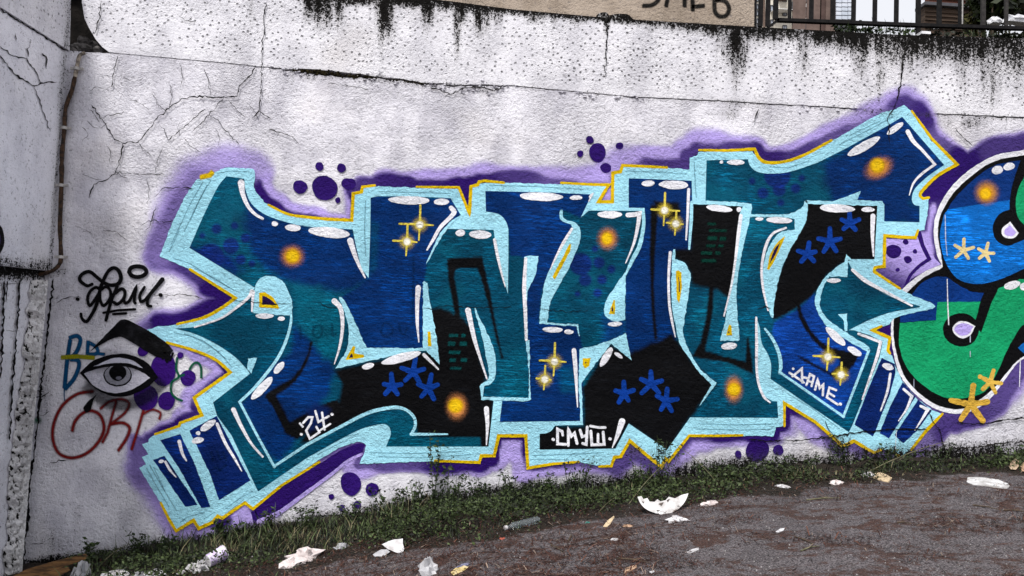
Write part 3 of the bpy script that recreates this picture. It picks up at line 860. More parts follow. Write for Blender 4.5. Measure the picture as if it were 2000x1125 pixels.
# white plastic bags and scraps on the terrace edge
M_BAG = simple_mat('white_plastic', (0.74, 0.75, 0.78), (0.86, 0.87, 0.90), 10, .35, .5, .02, spec=.5)
def crumple(name, c, size, seed, mat, label, cat, rot=0.0, n=14, rough=0.35, group=None, flat=True, kind_col=None):
    g = np.random.default_rng(seed)
    th = np.linspace(0, 2*math.pi, n, endpoint=False); V = []; Fs = []; rows = 7
    for i in range(rows+1):
        ph = math.pi*i/rows
        for k in range(n):
            r = 1+rough*(g.random()-0.5)*2
            x, y, z = r*math.sin(ph)*math.cos(th[k])*size[0], r*math.sin(ph)*math.sin(th[k])*size[1], r*math.cos(ph)*size[2]
            if flat: z = max(z, -0.35*size[2])
            V.append((c[0]+x*math.cos(rot)-y*math.sin(rot), c[1]+x*math.sin(rot)+y*math.cos(rot), c[2]+z+0.35*size[2]))
    for i in range(rows):
        for k in range(n): Fs.append((i*n+k, (i+1)*n+k, (i+1)*n+(k+1) % n, i*n+(k+1) % n))
    o = mesh_obj(name, np.array(V), Fs, mat)
    return tag(o, label, cat, group)
pb = at_y(np.array([1942., 1988., 1836.]), np.array([48., 47., 57.]), 0.42)
crumple('plastic_bag', pb[0], (.065, .05, .05), 5, M_BAG, 'small white plastic bag under green leaves behind the fence', 'bag', rough=.25)
crumple('plastic_bag', pb[1], (.13, .05, .055), 6, M_BAG, 'torn white plastic bag lying behind the far right fence bars', 'bag', rot=.15, rough=.5)
crumple('paper_scrap', at_y(np.array(1828.), np.array(57.), 0.2), (.022, .02, .012), 8, M_BAG, 'tiny white scrap in the dark below the fence rail', 'scrap')
q = at_y(np.array([1796., 1814.]), np.array([68., 64.]), 0.05)
tag(mesh_obj('foam_block', *box_vf(q[0, 0], q[1, 0], .02, .10, q[0, 2], q[1, 2]), M_BAG), 'flat white foam block on the wall top beside the square post', 'foam')
# ------------------------------------------------------------ painting tools
C_CYAN = lin((172, 234, 252)); C_TEAL = lin((0, 70, 96)); C_BLUE = lin((0, 44, 102)); C_NAVY = lin((5, 32, 92))
C_BLACK = lin((9, 9, 12)); C_YEL = lin((228, 190, 6)); C_PURP = lin((46, 18, 106)); C_LILAC = lin((194, 174, 246))
C_WHITE = lin((244, 244, 250)); C_SPARK = lin((226, 208, 84)); C_STAR = lin((10, 62, 156))
WALLMAP = lambda P, y: at_y(P[:, 0], P[:, 1], y)
SIDEMAP = lambda P, y: at_x(P[:, 0], P[:, 1], XC+y*-1.0)
def ly(layer): return -0.0062-0.0006*layer

def paint_fill(name, s, layer, color, mat=None, parent=None, grid=0, mapf=WALLMAP, step=4.0, colf=None):
    O, _ = curve(s, True, step)
    if mat is M_CYAN: O = O+(np.stack([fnoise(O[:, 0]/5, O[:, 1]/5, 2), fnoise(O[:, 1]/5+9, O[:, 0]/5, 2)], 1)-.5)*3.2
    elif len(O) > 12: O = O+(np.stack([fnoise(O[:, 0]/6, O[:, 1]/6, 2), fnoise(O[:, 1]/6+9, O[:, 0]/6, 2)], 1)-.5)*1.6
    V, T = cdt_fill(O, grid)
    c = colf(V) if colf else color
    return mesh_obj(name, mapf(V, ly(layer)), T, mat or M_PAINT, parent, col=c, dirt=dirt_px(V))

def ribbon(s, widths, step=3.0, cap=True, rag=0.0):
    C, t = curve(s, False, step)
    keep = np.concatenate([[True], np.linalg.norm(np.diff(C, axis=0), axis=1) > 0.05]); C, t = C[keep], t[keep]
    W = np.interp(t, np.linspace(0, t[-1], len(widths)), widths) if hasattr(widths, '__len__') else np.full(len(C), float(widths))
    if rag: W = W*(1+rag*(fnoise(C[:, 0]/3.0, C[:, 1]/3.0, 2)-0.5)*2)
    d = np.diff(C, axis=0); d /= np.linalg.norm(d, axis=1)[:, None]
    n1 = np.vstack([d[:1], d]); n2 = np.vstack([d, d[-1:]])
    tan = n1+n2; ln = np.linalg.norm(tan, axis=1)[:, None]; tan = np.where(ln > 1e-6, tan/np.maximum(ln, 1e-6), n1)
    nor = np.stack([-tan[:, 1], tan[:, 0]], 1)
    k = np.clip(1/np.maximum(np.einsum('ij,ij->i', nor, np.stack([-n1[:, 1], n1[:, 0]], 1)), 0.4), 1, 2.2)
    return C, W, nor*k[:, None], d

def stroke_vf(s, widths, step=3.0, rag=0.12):
    C, W, nor, d = ribbon(s, widths, step, rag=rag)
    n = len(C); L = C+nor*W[:, None]/2; R = C-nor*W[:, None]/2
    V = np.empty((2*n, 2)); V[0::2] = L; V[1::2] = R
    F = [(2*i, 2*i+1, 2*i+3, 2*i+2) for i in range(n-1)]
    V = list(map(tuple, V)); off = list(np.repeat(np.arange(n)*2e-6, 2))
    for end, dirv in ((0, -d[0]), (n-1, d[-1])):
        c = C[end]; r = W[end]/2
        if r < 0.6: continue
        a0 = math.atan2(dirv[1], dirv[0]); b = len(V)
        V.append(tuple(c)); off.append(end*2e-6)
        for q in range(7):
            a = a0-math.pi/2+math.pi*q/6
            V.append((c[0]+r*math.cos(a), c[1]+r*math.sin(a))); off.append(end*2e-6)
        F += [(b, b+1+q, b+2+q) for q in range(6)]
    return np.array(V), F, np.array(off)

def paint_strokes(name, items, layer, color, parent, mat=None, mapf=WALLMAP, step=3.0, rag=0.12):
    Vs, Fs, Os = [], [], []; b = 0
    for k, (s, wd) in enumerate(items):
        V, F, off = stroke_vf(s, wd, step, rag)
        Vs.append(V); Fs += [tuple(i+b for i in f) for f in F]; Os.append(off+k*5e-5); b += len(V)
    V = np.vstack(Vs); P = mapf(V, ly(layer)); off = np.concatenate(Os)
    if mapf is WALLMAP: P[:, 1] -= off
    else: P[:, 0] += off
    return mesh_obj(name, P, Fs, mat or M_PAINT, parent, col=color, dirt=dirt_px(V))

def soft_stroke(name, s, width, soft, layer, color, parent, alpha=1.0, mapf=WALLMAP):
    C, W, nor, d = ribbon(s, width, 3.0)
    e0 = C[0]-d[0]*soft; e1 = C[-1]+d[-1]*soft
    C = np.vstack([[e0], C, [e1]]); W = np.concatenate([[W[0]*.6], W, [W[-1]*.6]]); nor = np.vstack([nor[:1], nor, nor[-1:]])
    offs = [W/2+soft, W/2, -W/2, -W/2-soft]
    n = len(C); V = np.stack([C+nor*o[:, None] for o in offs], 1).reshape(-1, 2)
    A = np.tile(np.array([0, alpha, alpha, 0.]), (n, 1)); A[0] = 0; A[-1] = 0; A = A.ravel()
    F = np.array([(4*i+k, 4*i+k+1, 4*i+k+5, 4*i+k+4) for i in range(n-1) for k in range(3)])
    P = mapf(V, ly(layer)); o = np.repeat(np.arange(n)*3e-6, 4)
    if mapf is WALLMAP: P[:, 1] -= o
    c = np.hstack([np.tile(color, (len(V), 1)), A[:, None]])
    return mesh_obj(name, P, F, M_SOFT, parent, col=c, dirt=dirt_px(V))

def soft_disc(name, u, v, rings, layer, parent, rx=1.0, ry=1.0, rot=0.0, n=28):
    """rings: (radius, colour, alpha) from the middle outwards"""
    V = [(u, v)]; Cc = [(*rings[0][1], rings[0][2])]; F = []
    for j, (r, c, a) in enumerate(rings[1:]):
        for k in range(n):
            t = 2*math.pi*k/n; x, y = r*rx*math.cos(t), r*ry*math.sin(t)
            V.append((u+x*math.cos(rot)-y*math.sin(rot), v+x*math.sin(rot)+y*math.cos(rot))); Cc.append((*c, a))
        b = 1+j*n
        for k in range(n):
            k2 = (k+1) % n
            F.append((0, b+k, b+k2) if j == 0 else (b-n+k, b+k, b+k2, b-n+k2))
    V = np.array(V)
    return mesh_obj(name, WALLMAP(V, ly(layer)), F, M_SOFT, parent, col=np.array(Cc), dirt=dirt_px(V))

def ellipse(u, v, rx, ry, rot=0.0, n=26, wob=0.05, seed=0):
    r = random.Random(seed*131+int(u*7+v)); ph = [r.random()*6.28 for _ in range(3)]
    pts = []
    for k in range(n):
        t = 2*math.pi*k/n; q = 1+wob*(math.sin(2*t+ph[0])+0.6*math.sin(3*t+ph[1])+.3*math.sin(5*t+ph[2]))
        x, y = rx*q*math.cos(t), ry*q*math.sin(t)
        pts.append((u+x*math.cos(rot)-y*math.sin(rot), v+x*math.sin(rot)+y*math.cos(rot)))
    return np.array(pts), [False]*n
def dot(name, u, v, rx, ry, layer, color, parent, rot=0.0, mat=None, wob=0.05, mapf=WALLMAP):
    return paint_fill(name, ellipse(u, v, rx, ry, rot, wob=wob), layer, color, mat, parent, 0, mapf)

# ------------------------------------------------------------ the big blue piece
SIL = ('312,500 338,432 362,384s 384,350 402,347 416,338 431,331 440,327 495,330 499,338 496,366s 508,384s 526,402s 562,418s 606,425s 650,430 686,431 690,377 709,374 710,365 732,364 '
       '896,369 917,419 921,364 934,362 938,358 1000,357 1100,360 1189,363 1169,395 1196,395 1198,339 1214,336 1218,325 1296,327 1347,331 1347,308 1360,305 1365,296 1470,296 1482,312s 1500,318s 1530,317s 1570,304s 1620,278 '
       '1686,240 1722,220 1745,214 1766,205 1778,216 1820,276 1869,321 1830,345s 1800,376s 1802,387 1814,388 1811,420 1806,449 1794,451 1790,463 1730,460 1728,519 1709,523 1708,531 1760,565 1780,576 1820,592 1827,598 1822,603 '
       '1756,617 1744,622 1738,633 1706,644 1738,660 1734,688 1743,694 1748,712 1762,744 1790,778 1820,800 1840,808 1812,838 1780,878 1760,892 1746,884 1716,875 1708,884 1694,877 1668,861 1656,866 1644,871 1620,851 1592,825 1534,790 '
       '1532,832 1515,834 1511,852 1430,851 1348,851 1306,900 1300,895 1291,912 1230,861 1212,892 1200,893 1194,910 1174,911 1130,902 1080,906 1031,913 1027,852 974,852 965,890 940,890 936,903 840,901 760,904 702,906 715,872s 710,865s 696,864s '
       '660,876s 600,914 550,948 496,994 490,994 478,983 434,1012 424,1009 416,1019 388,1031 378,1017 344,1037 330,1012 316,986 272,914 285,907 277,893 289,887 278,867 290,863 292,855 304,848 350,832 352,826 393,811 380,777 450,727 '
       '420,702s 378,684s 326,669 288,644 308,638 346,634s 398,620s 460,582 370,526')
CHAR_W = ('2140,284 2070,284s 2000,293s 1940,305s 1887,337s 1849,377s 1828,420s 1824,460s 1831,500s 1839,516 1807,530s 1785,545s 1762,566s 1745,600s 1740,640s 1744,684s 1759,735s 1793,775s 1828,799s 1865,808s 1897,803s 1935,778s 1988,709s 2024,692 2140,700')
mural = empty('graffiti_mural', tuple(at_y(np.array(900.), np.array(950.))), 'huge blue, teal and black lettering with a cyan and yellow outline sprayed along the wall', 'graffiti')
silO, _ = curve(SIL, True, 6)
charO, _ = curve(CHAR_W, True, 8)

# purple mist behind the letters: reach of the dark coat, reach of the lilac coat, softness, per place
HALO = np.array([  # x, y, dark reach, lilac reach, edge softness, dark strength
    (300, 480, 30, 48, 26, .55), (330, 400, 26, 62, 30, .6), (370, 340, 22, 66, 32, .45), (440, 300, 8, 66, 26, .2), (500, 320, 2, 52, 18, .1), (520, 370, 18, 46, 10, .9), (600, 410, 5, 30, 8, .9), (670, 420, 4, 20, 8, .9),
    (700, 350, 22, 30, 14, .8), (760, 340, 26, 44, 10, .85), (850, 345, 18, 52, 10, .85), (905, 380, 28, 60, 8, 1), (930, 330, 22, 56, 12, .85), (1010, 330, 26, 46, 12, .8), (1100, 340, 12, 46, 12, .7), (1160, 350, 5, 52, 12, .8),
    (1200, 320, 4, 60, 20, .3), (1290, 310, 18, 60, 10, .8), (1340, 300, 24, 60, 12, .8), (1390, 285, 16, 60, 18, .8), (1440, 285, 20, 46, 12, .8), (1500, 300, 24, 46, 8, .85), (1560, 290, 20, 46, 8, .8), (1620, 260, 16, 46, 10, .7), (1700, 215, 8, 44, 14, .5),
    (1760, 190, 22, 50, 18, .8), (1800, 230, 34, 54, 12, .85), (1840, 270, 22, 40, 10, .7), (1880, 310, 30, 42, 8, .9), (1940, 290, 34, 48, 12, .8), (2000, 275, 34, 50, 12, .8), (1810, 365, 30, 40, 5, .9), (1815, 420, 3, 60, 6, .8),
    (1760, 640, 40, 46, 5, 1), (1850, 850, 40, 52, 12, .8), (1900, 830, 36, 46, 14, .8), (1960, 800, 36, 52, 14, .75), (2000, 770, 34, 60, 16, .75), (1800, 870, 30, 40, 20, .55), (1700, 890, 24, 34, 14, .7), (1640, 880, 18, 28, 14, .7),
    (1570, 840, 8, 46, 10, .6), (1540, 830, 16, 30, 8, .95), (1500, 870, 16, 26, 8, .9), (1420, 865, 14, 30, 10, .9), (1360, 870, 12, 44, 14, .8), (1310, 915, 12, 40, 16, .7), (1260, 905, 26, 40, 16, .75), (1225, 890, 30, 44, 14, .75), (1150, 925, 10, 26, 12, .7), (1060, 925, 10, 34, 10, .85),
    (1000, 880, 8, 52, 5, .95), (1010, 920, 6, 46, 8, .5), (950, 910, 22, 40, 8, .95), (880, 920, 22, 32, 12, .9), (780, 920, 18, 20, 14, .75), (700, 885, 10, 44, 8, .7), (660, 905, 8, 50, 14, .7), (600, 945, 8, 54, 14, .7), (540, 985, 8, 54, 14, .7), (500, 1012, 10, 50, 10, .8),
    (470, 1000, 3, 52, 8, .5), (440, 1025, 22, 44, 8, .85), (390, 1045, 8, 40, 12, .6), (340, 1050, 6, 34, 16, .3), (300, 980, 12, 36, 24, .35), (255, 920, 22, 44, 24, .55), (255, 870, 26, 44, 20, .6), (290, 840, 10, 18, 10, .8), (330, 830, 12, 26, 6, .95), (370, 800, 16, 34, 8, .85),
    (360, 780, 4, 40, 8, .6), (430, 730, 10, 34, 8, .9), (400, 710, 4, 30, 10, .7), (340, 700, 2, 20, 10, .4), (250, 630, 12, 30, 20, .5), (330, 620, 26, 44, 12, .95), (400, 590, 30, 46, 12, .95), (430, 575, 24, 44, 14, .9), (370, 545, 18, 36, 18, .8)], float)
gx, gy = np.meshgrid(np.arange(190, 2140, 4.0), np.arange(130, 1090, 4.0))
pts = np.stack([gx.ravel(), gy.ravel()], 1)
coarse = np.stack([gx[::5, ::5].ravel(), gy[::5, ::5].ravel()], 1)
dS = -sdist(pts, silO); dC = -sdist(pts, charO)
dm = np.minimum(dS, np.where(dC > -5, dC, dC))
near = (dm < 80) & (dS > -8) & (dC > -8)
ids = np.where(near)[0]; q = pts[ids]
wsum = np.zeros(len(ids)); par = np.zeros((len(ids), 4))
for h in HALO:
    wgt = 1.0/(((q[:, 0]-h[0])**2+(q[:, 1]-h[1])**2)/100.0+1.0)**2.2
    wsum += wgt; par += wgt[:, None]*h[2:]
par /= wsum[:, None]
jn = (fnoise(q[:, 0]/38, q[:, 1]/38, 3)-0.5)*10
dq = dm[ids]+jn
dark = smooth(par[:, 2]*0.38+0.5, -par[:, 2]*0.38-0.5, dq-par[:, 0])*np.minimum(1, par[:, 3]*1.15)
lil = smooth(par[:, 2]*0.95+2, -par[:, 2]*0.95-2, dq-par[:, 1]*0.74)*(0.62+0.3*par[:, 3])
alpha = 1-(1-dark)*(1-lil*0.92)
colh = C_LILAC*(1-dark[:, None])+C_PURP*dark[:, None]
full = np.full(len(pts), -1); sel = alpha > 0.015
rem = np.where(sel)[0]; full[ids[rem]] = np.arange(len(rem))
W_ = gx.shape[1]; a = np.arange(len(pts)).reshape(gx.shape)
quad = np.stack([a[:-1, :-1], a[:-1, 1:], a[1:, 1:], a[1:, :-1]], -1).reshape(-1, 4)
fq = full[quad]; fq = fq[(fq >= 0).all(1)]
mesh_obj('purple_halo', WALLMAP(q[rem], ly(0)), fq, M_SOFT, mural, col=np.hstack([colh[rem], alpha[rem, None]]), dirt=dirt_px(q[rem]))

# lilac patch between the two pieces, with its frame line and dots
paint_fill('lilac_patch', '1730,466 1788,468 1797,452 1812,480 1826,505 1838,516 1806,530 1780,545 1766,566 1740,552 1709,531 1712,524 1730,522', 1, C_LILAC, None, mural, 5,
           colf=lambda V: C_LILAC+(C_PURP-C_LILAC)*(smooth(500, 560, V[:, 1]+0.5*(1760-V[:, 0]))*0.9)[:, None])
paint_strokes('frame_line', [('1795,455 1802,480 1815,506 1795,520s 1778,538s 1768,560', [9, 8, 7, 6, 6])], 2, C_PURP, mural)
for (u, v, rx, ry) in ((1745, 491, 15, 14), (1769, 472, 5.5, 5.5), (1787, 491, 4, 4.5), (1773, 507, 7.5, 7.5), (1753, 527, 4, 4),
                       (624, 325, 8.5, 8.5), (667, 328, 9, 8.5), (586, 365, 14.5, 13), (634, 367, 24.5, 25), (681, 359, 14, 12), (660, 391, 5.5, 5.5),
                       (1152, 273, 7.5, 8), (1167, 298, 17, 18.5), (1133, 300, 6.5, 6.5), (1183, 328, 11, 9.5), (1210, 285, 7.5, 7),
                       (685, 945, 20, 23.5), (727, 956, 13.5, 12.5), (647, 970, 5.5, 5.5), (668, 992, 5.5, 6), (698, 986, 7.5, 7),
                       (1479, 880, 22.5, 22), (1520, 879, 11, 10), (1442, 888, 6.5, 8.5), (1509, 910, 7, 7.5), (1473, 919, 4.5, 4.5)):
    dot('purple_bubble', u, v, rx, ry, 3, C_PURP*(0.9+0.3*random.random()), mural, wob=0.045)
paint_strokes('lilac_line', [('506,1019 540,1004s 560,991s 600,961s 650,924s 680,900s 706,887', [10, 9, 8, 7, 6, 6, 5])], 3.5, C_LILAC, mural)
paint_fill('purple_shade', '496,996 550,951 624,906 665,880s 700,866s 714,868 706,886 680,899s 650,923s 600,960s 560,990s 538,1003s 504,1016', 3, C_PURP, None, mural, 0)
paint_fill('purple_shade', '490,1000 500,998 506,1018 496,1028', 3, C_PURP, None, mural, 0)

paint_fill('base_coat', SIL, 7, C_CYAN, M_CYAN, mural, 14)
# letters -----------------------------------------------------------------
FILL = ('442,344 477,349 479,368s 490,396s 516,418s 560,434s 605,443s 650,446 689,448 695,480 706,525 720,543 723,460 724,386 740,383 820,384 880,387 900,420 880,432s 868,447 873,447 964,449 967,470 978,525 992,574 993,500 993,448 '
        '988,432s 974,418s 949,413 948,373 1080,376 1157,380 1148,396 1134,425 1152,410 1180,411 1228,411 1228,348 1351,353 1352,397 1378,392 1380,313 1461,311 1464,322s 1476,334s 1500,339s 1540,336s 1596,318 1648,292 1736,244 1762,228 '
        '1844,322 1810,346s 1786,370s 1781,390s 1786,400s 1796,402 1796,434 1726,432 1727,398 1714,398 1708,506 1664,506 1656,510 1668,530s 1700,556s 1740,580s 1797,598 1796,600 1740,610s 1700,624s 1657,645 1668,645 1700,655 1724,668 1718,697 '
        '1665,830 1658,844 1505,740 1506,712s 1500,692s 1488,670s 1484,640 1477,618 1478,680 1479,730s 1484,756s 1494,774s 1508,783 1518,784 1520,816 1354,815 1348,815 1303,878 1228,827 1202,876 1054,878 1054,847 1068,846s 1078,840s 1084,831 '
        '1139,830 1138,822 976,824 981,782 964,782 954,872 754,872 763,848s 760,834s 748,828s 700,840s 600,894 504,960 452,850 424,812 416,786 488,730 483,722 460,698s 422,672s 380,652s 342,642 390,636s 446,612s 486,578 498,562 '
        '370,484 398,420s 426,364s')
DIV = [np.array([(380, 724), (543, 720), (580, 664), (680, 690), (722, 655), (900, 600)], float),
       np.array([(370, 950), (413, 949), (418, 974), (448, 993), (500, 993), (503, 1024), (780, 1026), (785, 981), (880, 960)], float),
       np.array([(340, 1190), (396, 1190), (410, 1256), (480, 1250), (540, 1220), (651, 1222), (668, 1194), (750, 1137), (830, 1139), (850, 1054), (900, 1050)], float),
       np.array([(310, 1362), (392, 1352), (487, 1348), (490, 1316), (590, 1316), (650, 1333), (748, 1398), (793, 1366), (814, 1350), (880, 1300)], float)]
REG = [  # colour, softness, outline
 (C_BLUE, 24, '478,372 520,420 600,440 690,448 722,545 690,570 650,566 600,556 560,548 520,530 492,490 478,440'),
 (lin((6, 40, 112)), 30, '372,486 410,486 455,500 470,530 440,530'),
 (C_BLUE, 18, '566,690 575,640 600,660 640,690 656,726 640,770 600,830 545,905 520,880 470,790 500,752 540,706'),
 (lin((0, 92, 116)), 20, '572,560 640,575 680,600 672,650 660,700 630,700 600,640 580,620'),
 (C_BLUE, 4, '724,383 882,387 902,420 870,445 834,516 828,556 830,682 716,682 690,620 664,582 700,560 720,543'),
 (lin((0, 62, 104)), 14, '722,430 740,440 736,520 722,540'),
 (C_BLUE, 2.0, '946,370 1160,378 1150,398 1134,425 1096,409 1097,430 1122,440 1118,450 1075,525 1058,570 1052,630 1128,636 1138,680 1139,824 974,826 981,782 1034,782 1033,720 1026,650 1022,560 1025,503 1010,500 996,500 993,448 974,418 948,413'),
 (lin((0, 70, 110)), 16, '1090,716 1130,720 1130,770 1095,765'),
 (lin((4, 60, 120)), 26, '1180,620 1222,600 1222,655 1180,668'),
 (C_BLUE, 2.5, '1226,345 1352,350 1352,488 1316,490 1308,560 1312,640 1322,660 1300,720 1210,720 1222,655 1222,540 1240,506 1256,440 1258,408 1226,408'),
 (C_BLUE, 24, '1610,318 1762,220 1850,322 1790,370 1781,395 1800,402 1800,438 1700,440 1640,404 1622,392 1612,350'),
 (lin((8, 58, 140)), 6, '1558,604 1592,572 1592,600 1604,616 1650,654 1699,682 1648,818 1524,730 1526,700 1508,650 1512,630'),
 (C_BLACK, 9, '840,604 862,600 905,622 926,645 948,735 945,755 943,775 966,780 956,874 880,862 812,852 812,826 800,806 780,798 750,799 700,814 640,846 600,866 584,868 600,842 625,815 662,784 668,750 652,722 700,712 770,697 831,686 845,660'),
 (lin((0, 76, 98)), 3, '806,852 940,854 940,876 750,876 758,850'),
 (C_BLACK, 3, '938,848 960,848 960,880 940,880'),
 (C_BLACK, 2.6, '873,506 885,503 942,501 950,540 958,572 966,620 975,665 983,699 979,700 966,650 955,600 942,552 932,523 890,526 887,540 892,565 897,600 900,640 893,640 884,590 876,550'),
 (C_BLACK, 10, '1140,832 1137,760 1190,672 1230,690 1262,674 1290,664 1312,650 1330,672 1352,704 1400,752 1366,793 1348,818 1303,884 1228,830 1202,880 1050,882 1050,847 1078,838 1084,830'),
 (C_BLACK, 3, '1271,400 1286,400 1283,440 1279,500 1277,560 1279,600 1284,664 1278,664 1272,600 1269,500'),
 (C_BLACK, 7, '1276,392 1326,396 1330,420 1316,432 1286,420'),
 (C_BLACK, 9, '1350,396 1446,398 1452,420 1442,520 1426,584 1400,566 1350,556 1347,530 1338,514 1314,506 1318,486 1348,486'),
 (C_BLACK, 3.5, '1386,554 1394,554 1393,600 1385,650 1377,684 1400,692 1456,706 1458,662 1462,656 1470,712 1471,730 1452,722 1420,708 1366,700 1352,696 1368,668 1379,620'),
 (C_BLACK, 4, '1572,394 1717,398 1710,508 1660,508 1640,516 1612,540 1596,566 1582,582 1562,596 1544,608 1510,626 1508,590 1520,542 1538,494 1564,446 1574,420'),
 (C_BLACK, 2.6, '1556,594 1562,594 1568,616 1580,640 1600,664 1626,680 1666,688 1676,694 1668,712 1650,732 1634,742 1616,730 1570,706 1554,692 1576,702 1622,728 1640,712 1640,700 1610,686 1590,668 1570,640 1559,616'),
 (C_BLACK, 2.5, '606,666 611,667 606,690 596,716 578,744 556,762 540,772 552,796 566,824 600,806 640,786 660,780 664,800 600,846 580,858 556,846 548,826 530,790 517,776 520,768 546,752 572,738 590,714 601,690'),
 (lin((6, 30, 84)), 16, '600,800 620,790 645,800 630,830 600,845'),
]
REGP = [(c, s_, curve(o, True, 8)[0]) for c, s_, o in REG]
DOTS = [(423, 447, 10), (458, 441, 7.5), (395, 460, 6), (479, 465, 9.5), (451, 480, 16), (412, 502, 26), (470, 507, 10), (492, 515, 7),
        (1170, 513, 11), (1162, 486, 6), (1134, 516, 22), (1194, 526, 8), (1143, 547, 12.5), (1176, 546, 9.5), (1167, 572, 8.5), (1128, 574, 5.5),
        (1490, 377, 11), (1522, 371, 12.5), (1554, 368, 9.5), (1566, 348, 6.5), (1469, 354, 6.5), (1518, 342, 26), (1525, 396, 7)]
def letter_cols(V):
    n = len(V)
    c = np.tile(C_TEAL, (n, 1))
    t = fnoise(V[:, 0]/90, V[:, 1]/90, 3)
    c = c*(0.75+0.55*t)[:, None]
    c = c+(lin((4, 98, 122))-c)*(smooth(.5, .75, fnoise(V[:, 0]/55+9, V[:, 1]/55, 3))*0.5)[:, None]
    k = 0
    for col, s_, P in REGP:
        bb = (V[:, 0] > P[:, 0].min()-s_*2) & (V[:, 0] < P[:, 0].max()+s_*2) & (V[:, 1] > P[:, 1].min()-s_*2) & (V[:, 1] < P[:, 1].max()+s_*2)
        i = np.where(bb)[0]
        if len(i) == 0: continue
        d = sdist(V[i], P)+(fnoise(V[i, 0]/12, V[i, 1]/12, 2)-0.5)*s_*0.5
        wgt = smooth(-s_*0.5, s_*0.5, d)
        cc = np.asarray(col)
        if cc[2] > 0.08: cc = cc*(0.72+0.6*fnoise(V[i, 0]/70+31, V[i, 1]/40, 3))[:, None]
        c[i] = c[i]*(1-wgt[:, None])+cc*wgt[:, None]
    for (u, v, r) in DOTS:
        d = np.hypot(V[:, 0]-u, V[:, 1]-v)
        wgt = 0.9*smooth(r+2.5, r-2.5, d)
        c = c*(1-wgt[:, None])+lin((10, 34, 104))*wgt[:, None]
    return c
fo, _ = curve(FILL, True, 3.0)
FV, FT = cdt_fill(fo, 3.4)
fc = letter_cols(FV); fd = dirt_px(FV); FP = WALLMAP(FV, ly(9))
cen = FV[FT].mean(1)
which = np.zeros(len(FT), int)
for dv in DIV: which += (cen[:, 0] > np.interp(cen[:, 1], dv[:, 0], dv[:, 1])).astype(int)
for k in range(5):
    t = FT[which == k]
    if len(t) == 0: continue
    u_, inv = np.unique(t, return_inverse=True)
    mesh_obj('letter', FP[u_], inv.reshape(-1, 3), M_BRUSH, mural, col=fc[u_], dirt=fd[u_])
# dark blue fringes at both ends
for s in ('299,898 321,890 386,986 362,990', '313,860 352,848 380,905 411,990 393,992 350,915', '370,841 423,812 489,938 428,977 410,925',
          '1722,699 1748,711 1749,728 1738,770 1712,836 1705,853 1669,829 1700,750', '1763,746 1788,775 1760,820 1736,856 1718,846 1738,795', '1793,781 1820,802 1790,842 1764,866 1747,850'):
    paint_fill('fringe', s, 9, C_NAVY, M_BRUSH, mural, 7, colf=lambda V: lin((5, 34, 98))*(0.6+0.9*fnoise(V[:, 0]/20, V[:, 1]/40, 3))[:, None])
# faint green bricks sprayed in the black parts
for (u, v, w2, h2) in ((886, 655, 20, 9), (905, 655, 10, 9), (882, 671, 16, 11), (905, 671, 16, 11), (888, 688, 24, 9), (884, 703, 14, 10), (906, 703, 14, 10), (890, 719, 24, 8),
                       (1390, 437, 18, 8), (1402, 450, 36, 8), (1391, 465, 20, 10), (1412, 466, 14, 10), (1388, 480, 20, 8), (1408, 480, 12, 8), (1380, 494, 24, 9), (1402, 494, 12, 9), (1384, 509, 30, 9)):
    soft_stroke('brick_mark', f'{u-w2/2+2},{v} {u+w2/2-2},{v+.5}', h2-5, 3.0, 10, lin((3, 74, 76)) if u < 1000 else lin((2, 58, 48)), mural, .6+.35*random.random())
# bristle lines in the cyan coat
for s in ('396,356 372,398s 352,440s 334,478', '404,362 380,410s 360,452', '412,352 392,386s 372,430', '350,450 338,476 330,492', '424,340 446,334 482,336', '338,504 372,516s 420,546s 456,566', '380,524 420,544 448,562', '340,650 380,660s 424,686s 452,716', '360,652 400,668s 440,700', '420,736 440,736 400,770',
          '286,914 306,950 330,990', '292,908 316,950 344,996', '300,912 322,960', '352,1020 366,1010 400,1000', '440,994 470,972 494,960', '446,1000 476,976', '398,1014 420,1000', '600,884 650,858s 700,848', '620,888 670,862', '722,884 800,886 900,882', '740,892 820,894 920,888', '1040,890 1100,888 1180,884', '1036,898 1110,898', '1370,828 1440,830 1510,828', '1360,838 1450,840 1508,838', '1540,770 1590,800 1640,838',
          '1530,752 1560,778 1600,804', '1640,282 1700,252 1744,228', '1660,264 1720,236', '1504,326 1540,328 1580,314', '1800,296 1826,318', '956,362 1040,364 1140,370', '740,374 800,376 880,378', '1222,334 1280,336 1340,340', '1356,318 1358,360 1360,386', '714,392 712,450 714,500'):
    soft_stroke('bristle_line', s, 1.2, 1.3, 7.6, lin((58, 120, 146)), mural, .42)
# glowing spray dots
for (u, v, r, rx, ry, rot) in ((571, 498, 27, 1, 1, 0), (1187, 464, 25, 1, 1, 0), (892, 792, 30, .85, 1.12, 0), (1433, 758, 27, .82, 1.15, 0), (1716, 326, 30, 1.1, .82, -.5)):
    e = random.uniform
    soft_disc('sun_spot', u, v+2, [(0, lin((236, 158, 78)), .8), (r*.45, lin((232, 152, 80)), .72), (r*.75, lin((215, 140, 88)), .34), (r*1.12, lin((190, 130, 96)), 0)], 10, mural, rx*e(.93, 1.08), ry*e(.93, 1.08), rot)
    soft_disc('sun_core', u-(3 if r == 30 else 0)+e(-2, 2), v+(2 if r != 30 else -1)+e(-2, 2), [(0, lin((248, 206, 30)), 1), (r*.28, lin((248, 200, 20)), .9), (r*e(.55, .68), lin((245, 185, 20)), 0)], 11, mural, e(.9, 1.1), 1.05, 0)
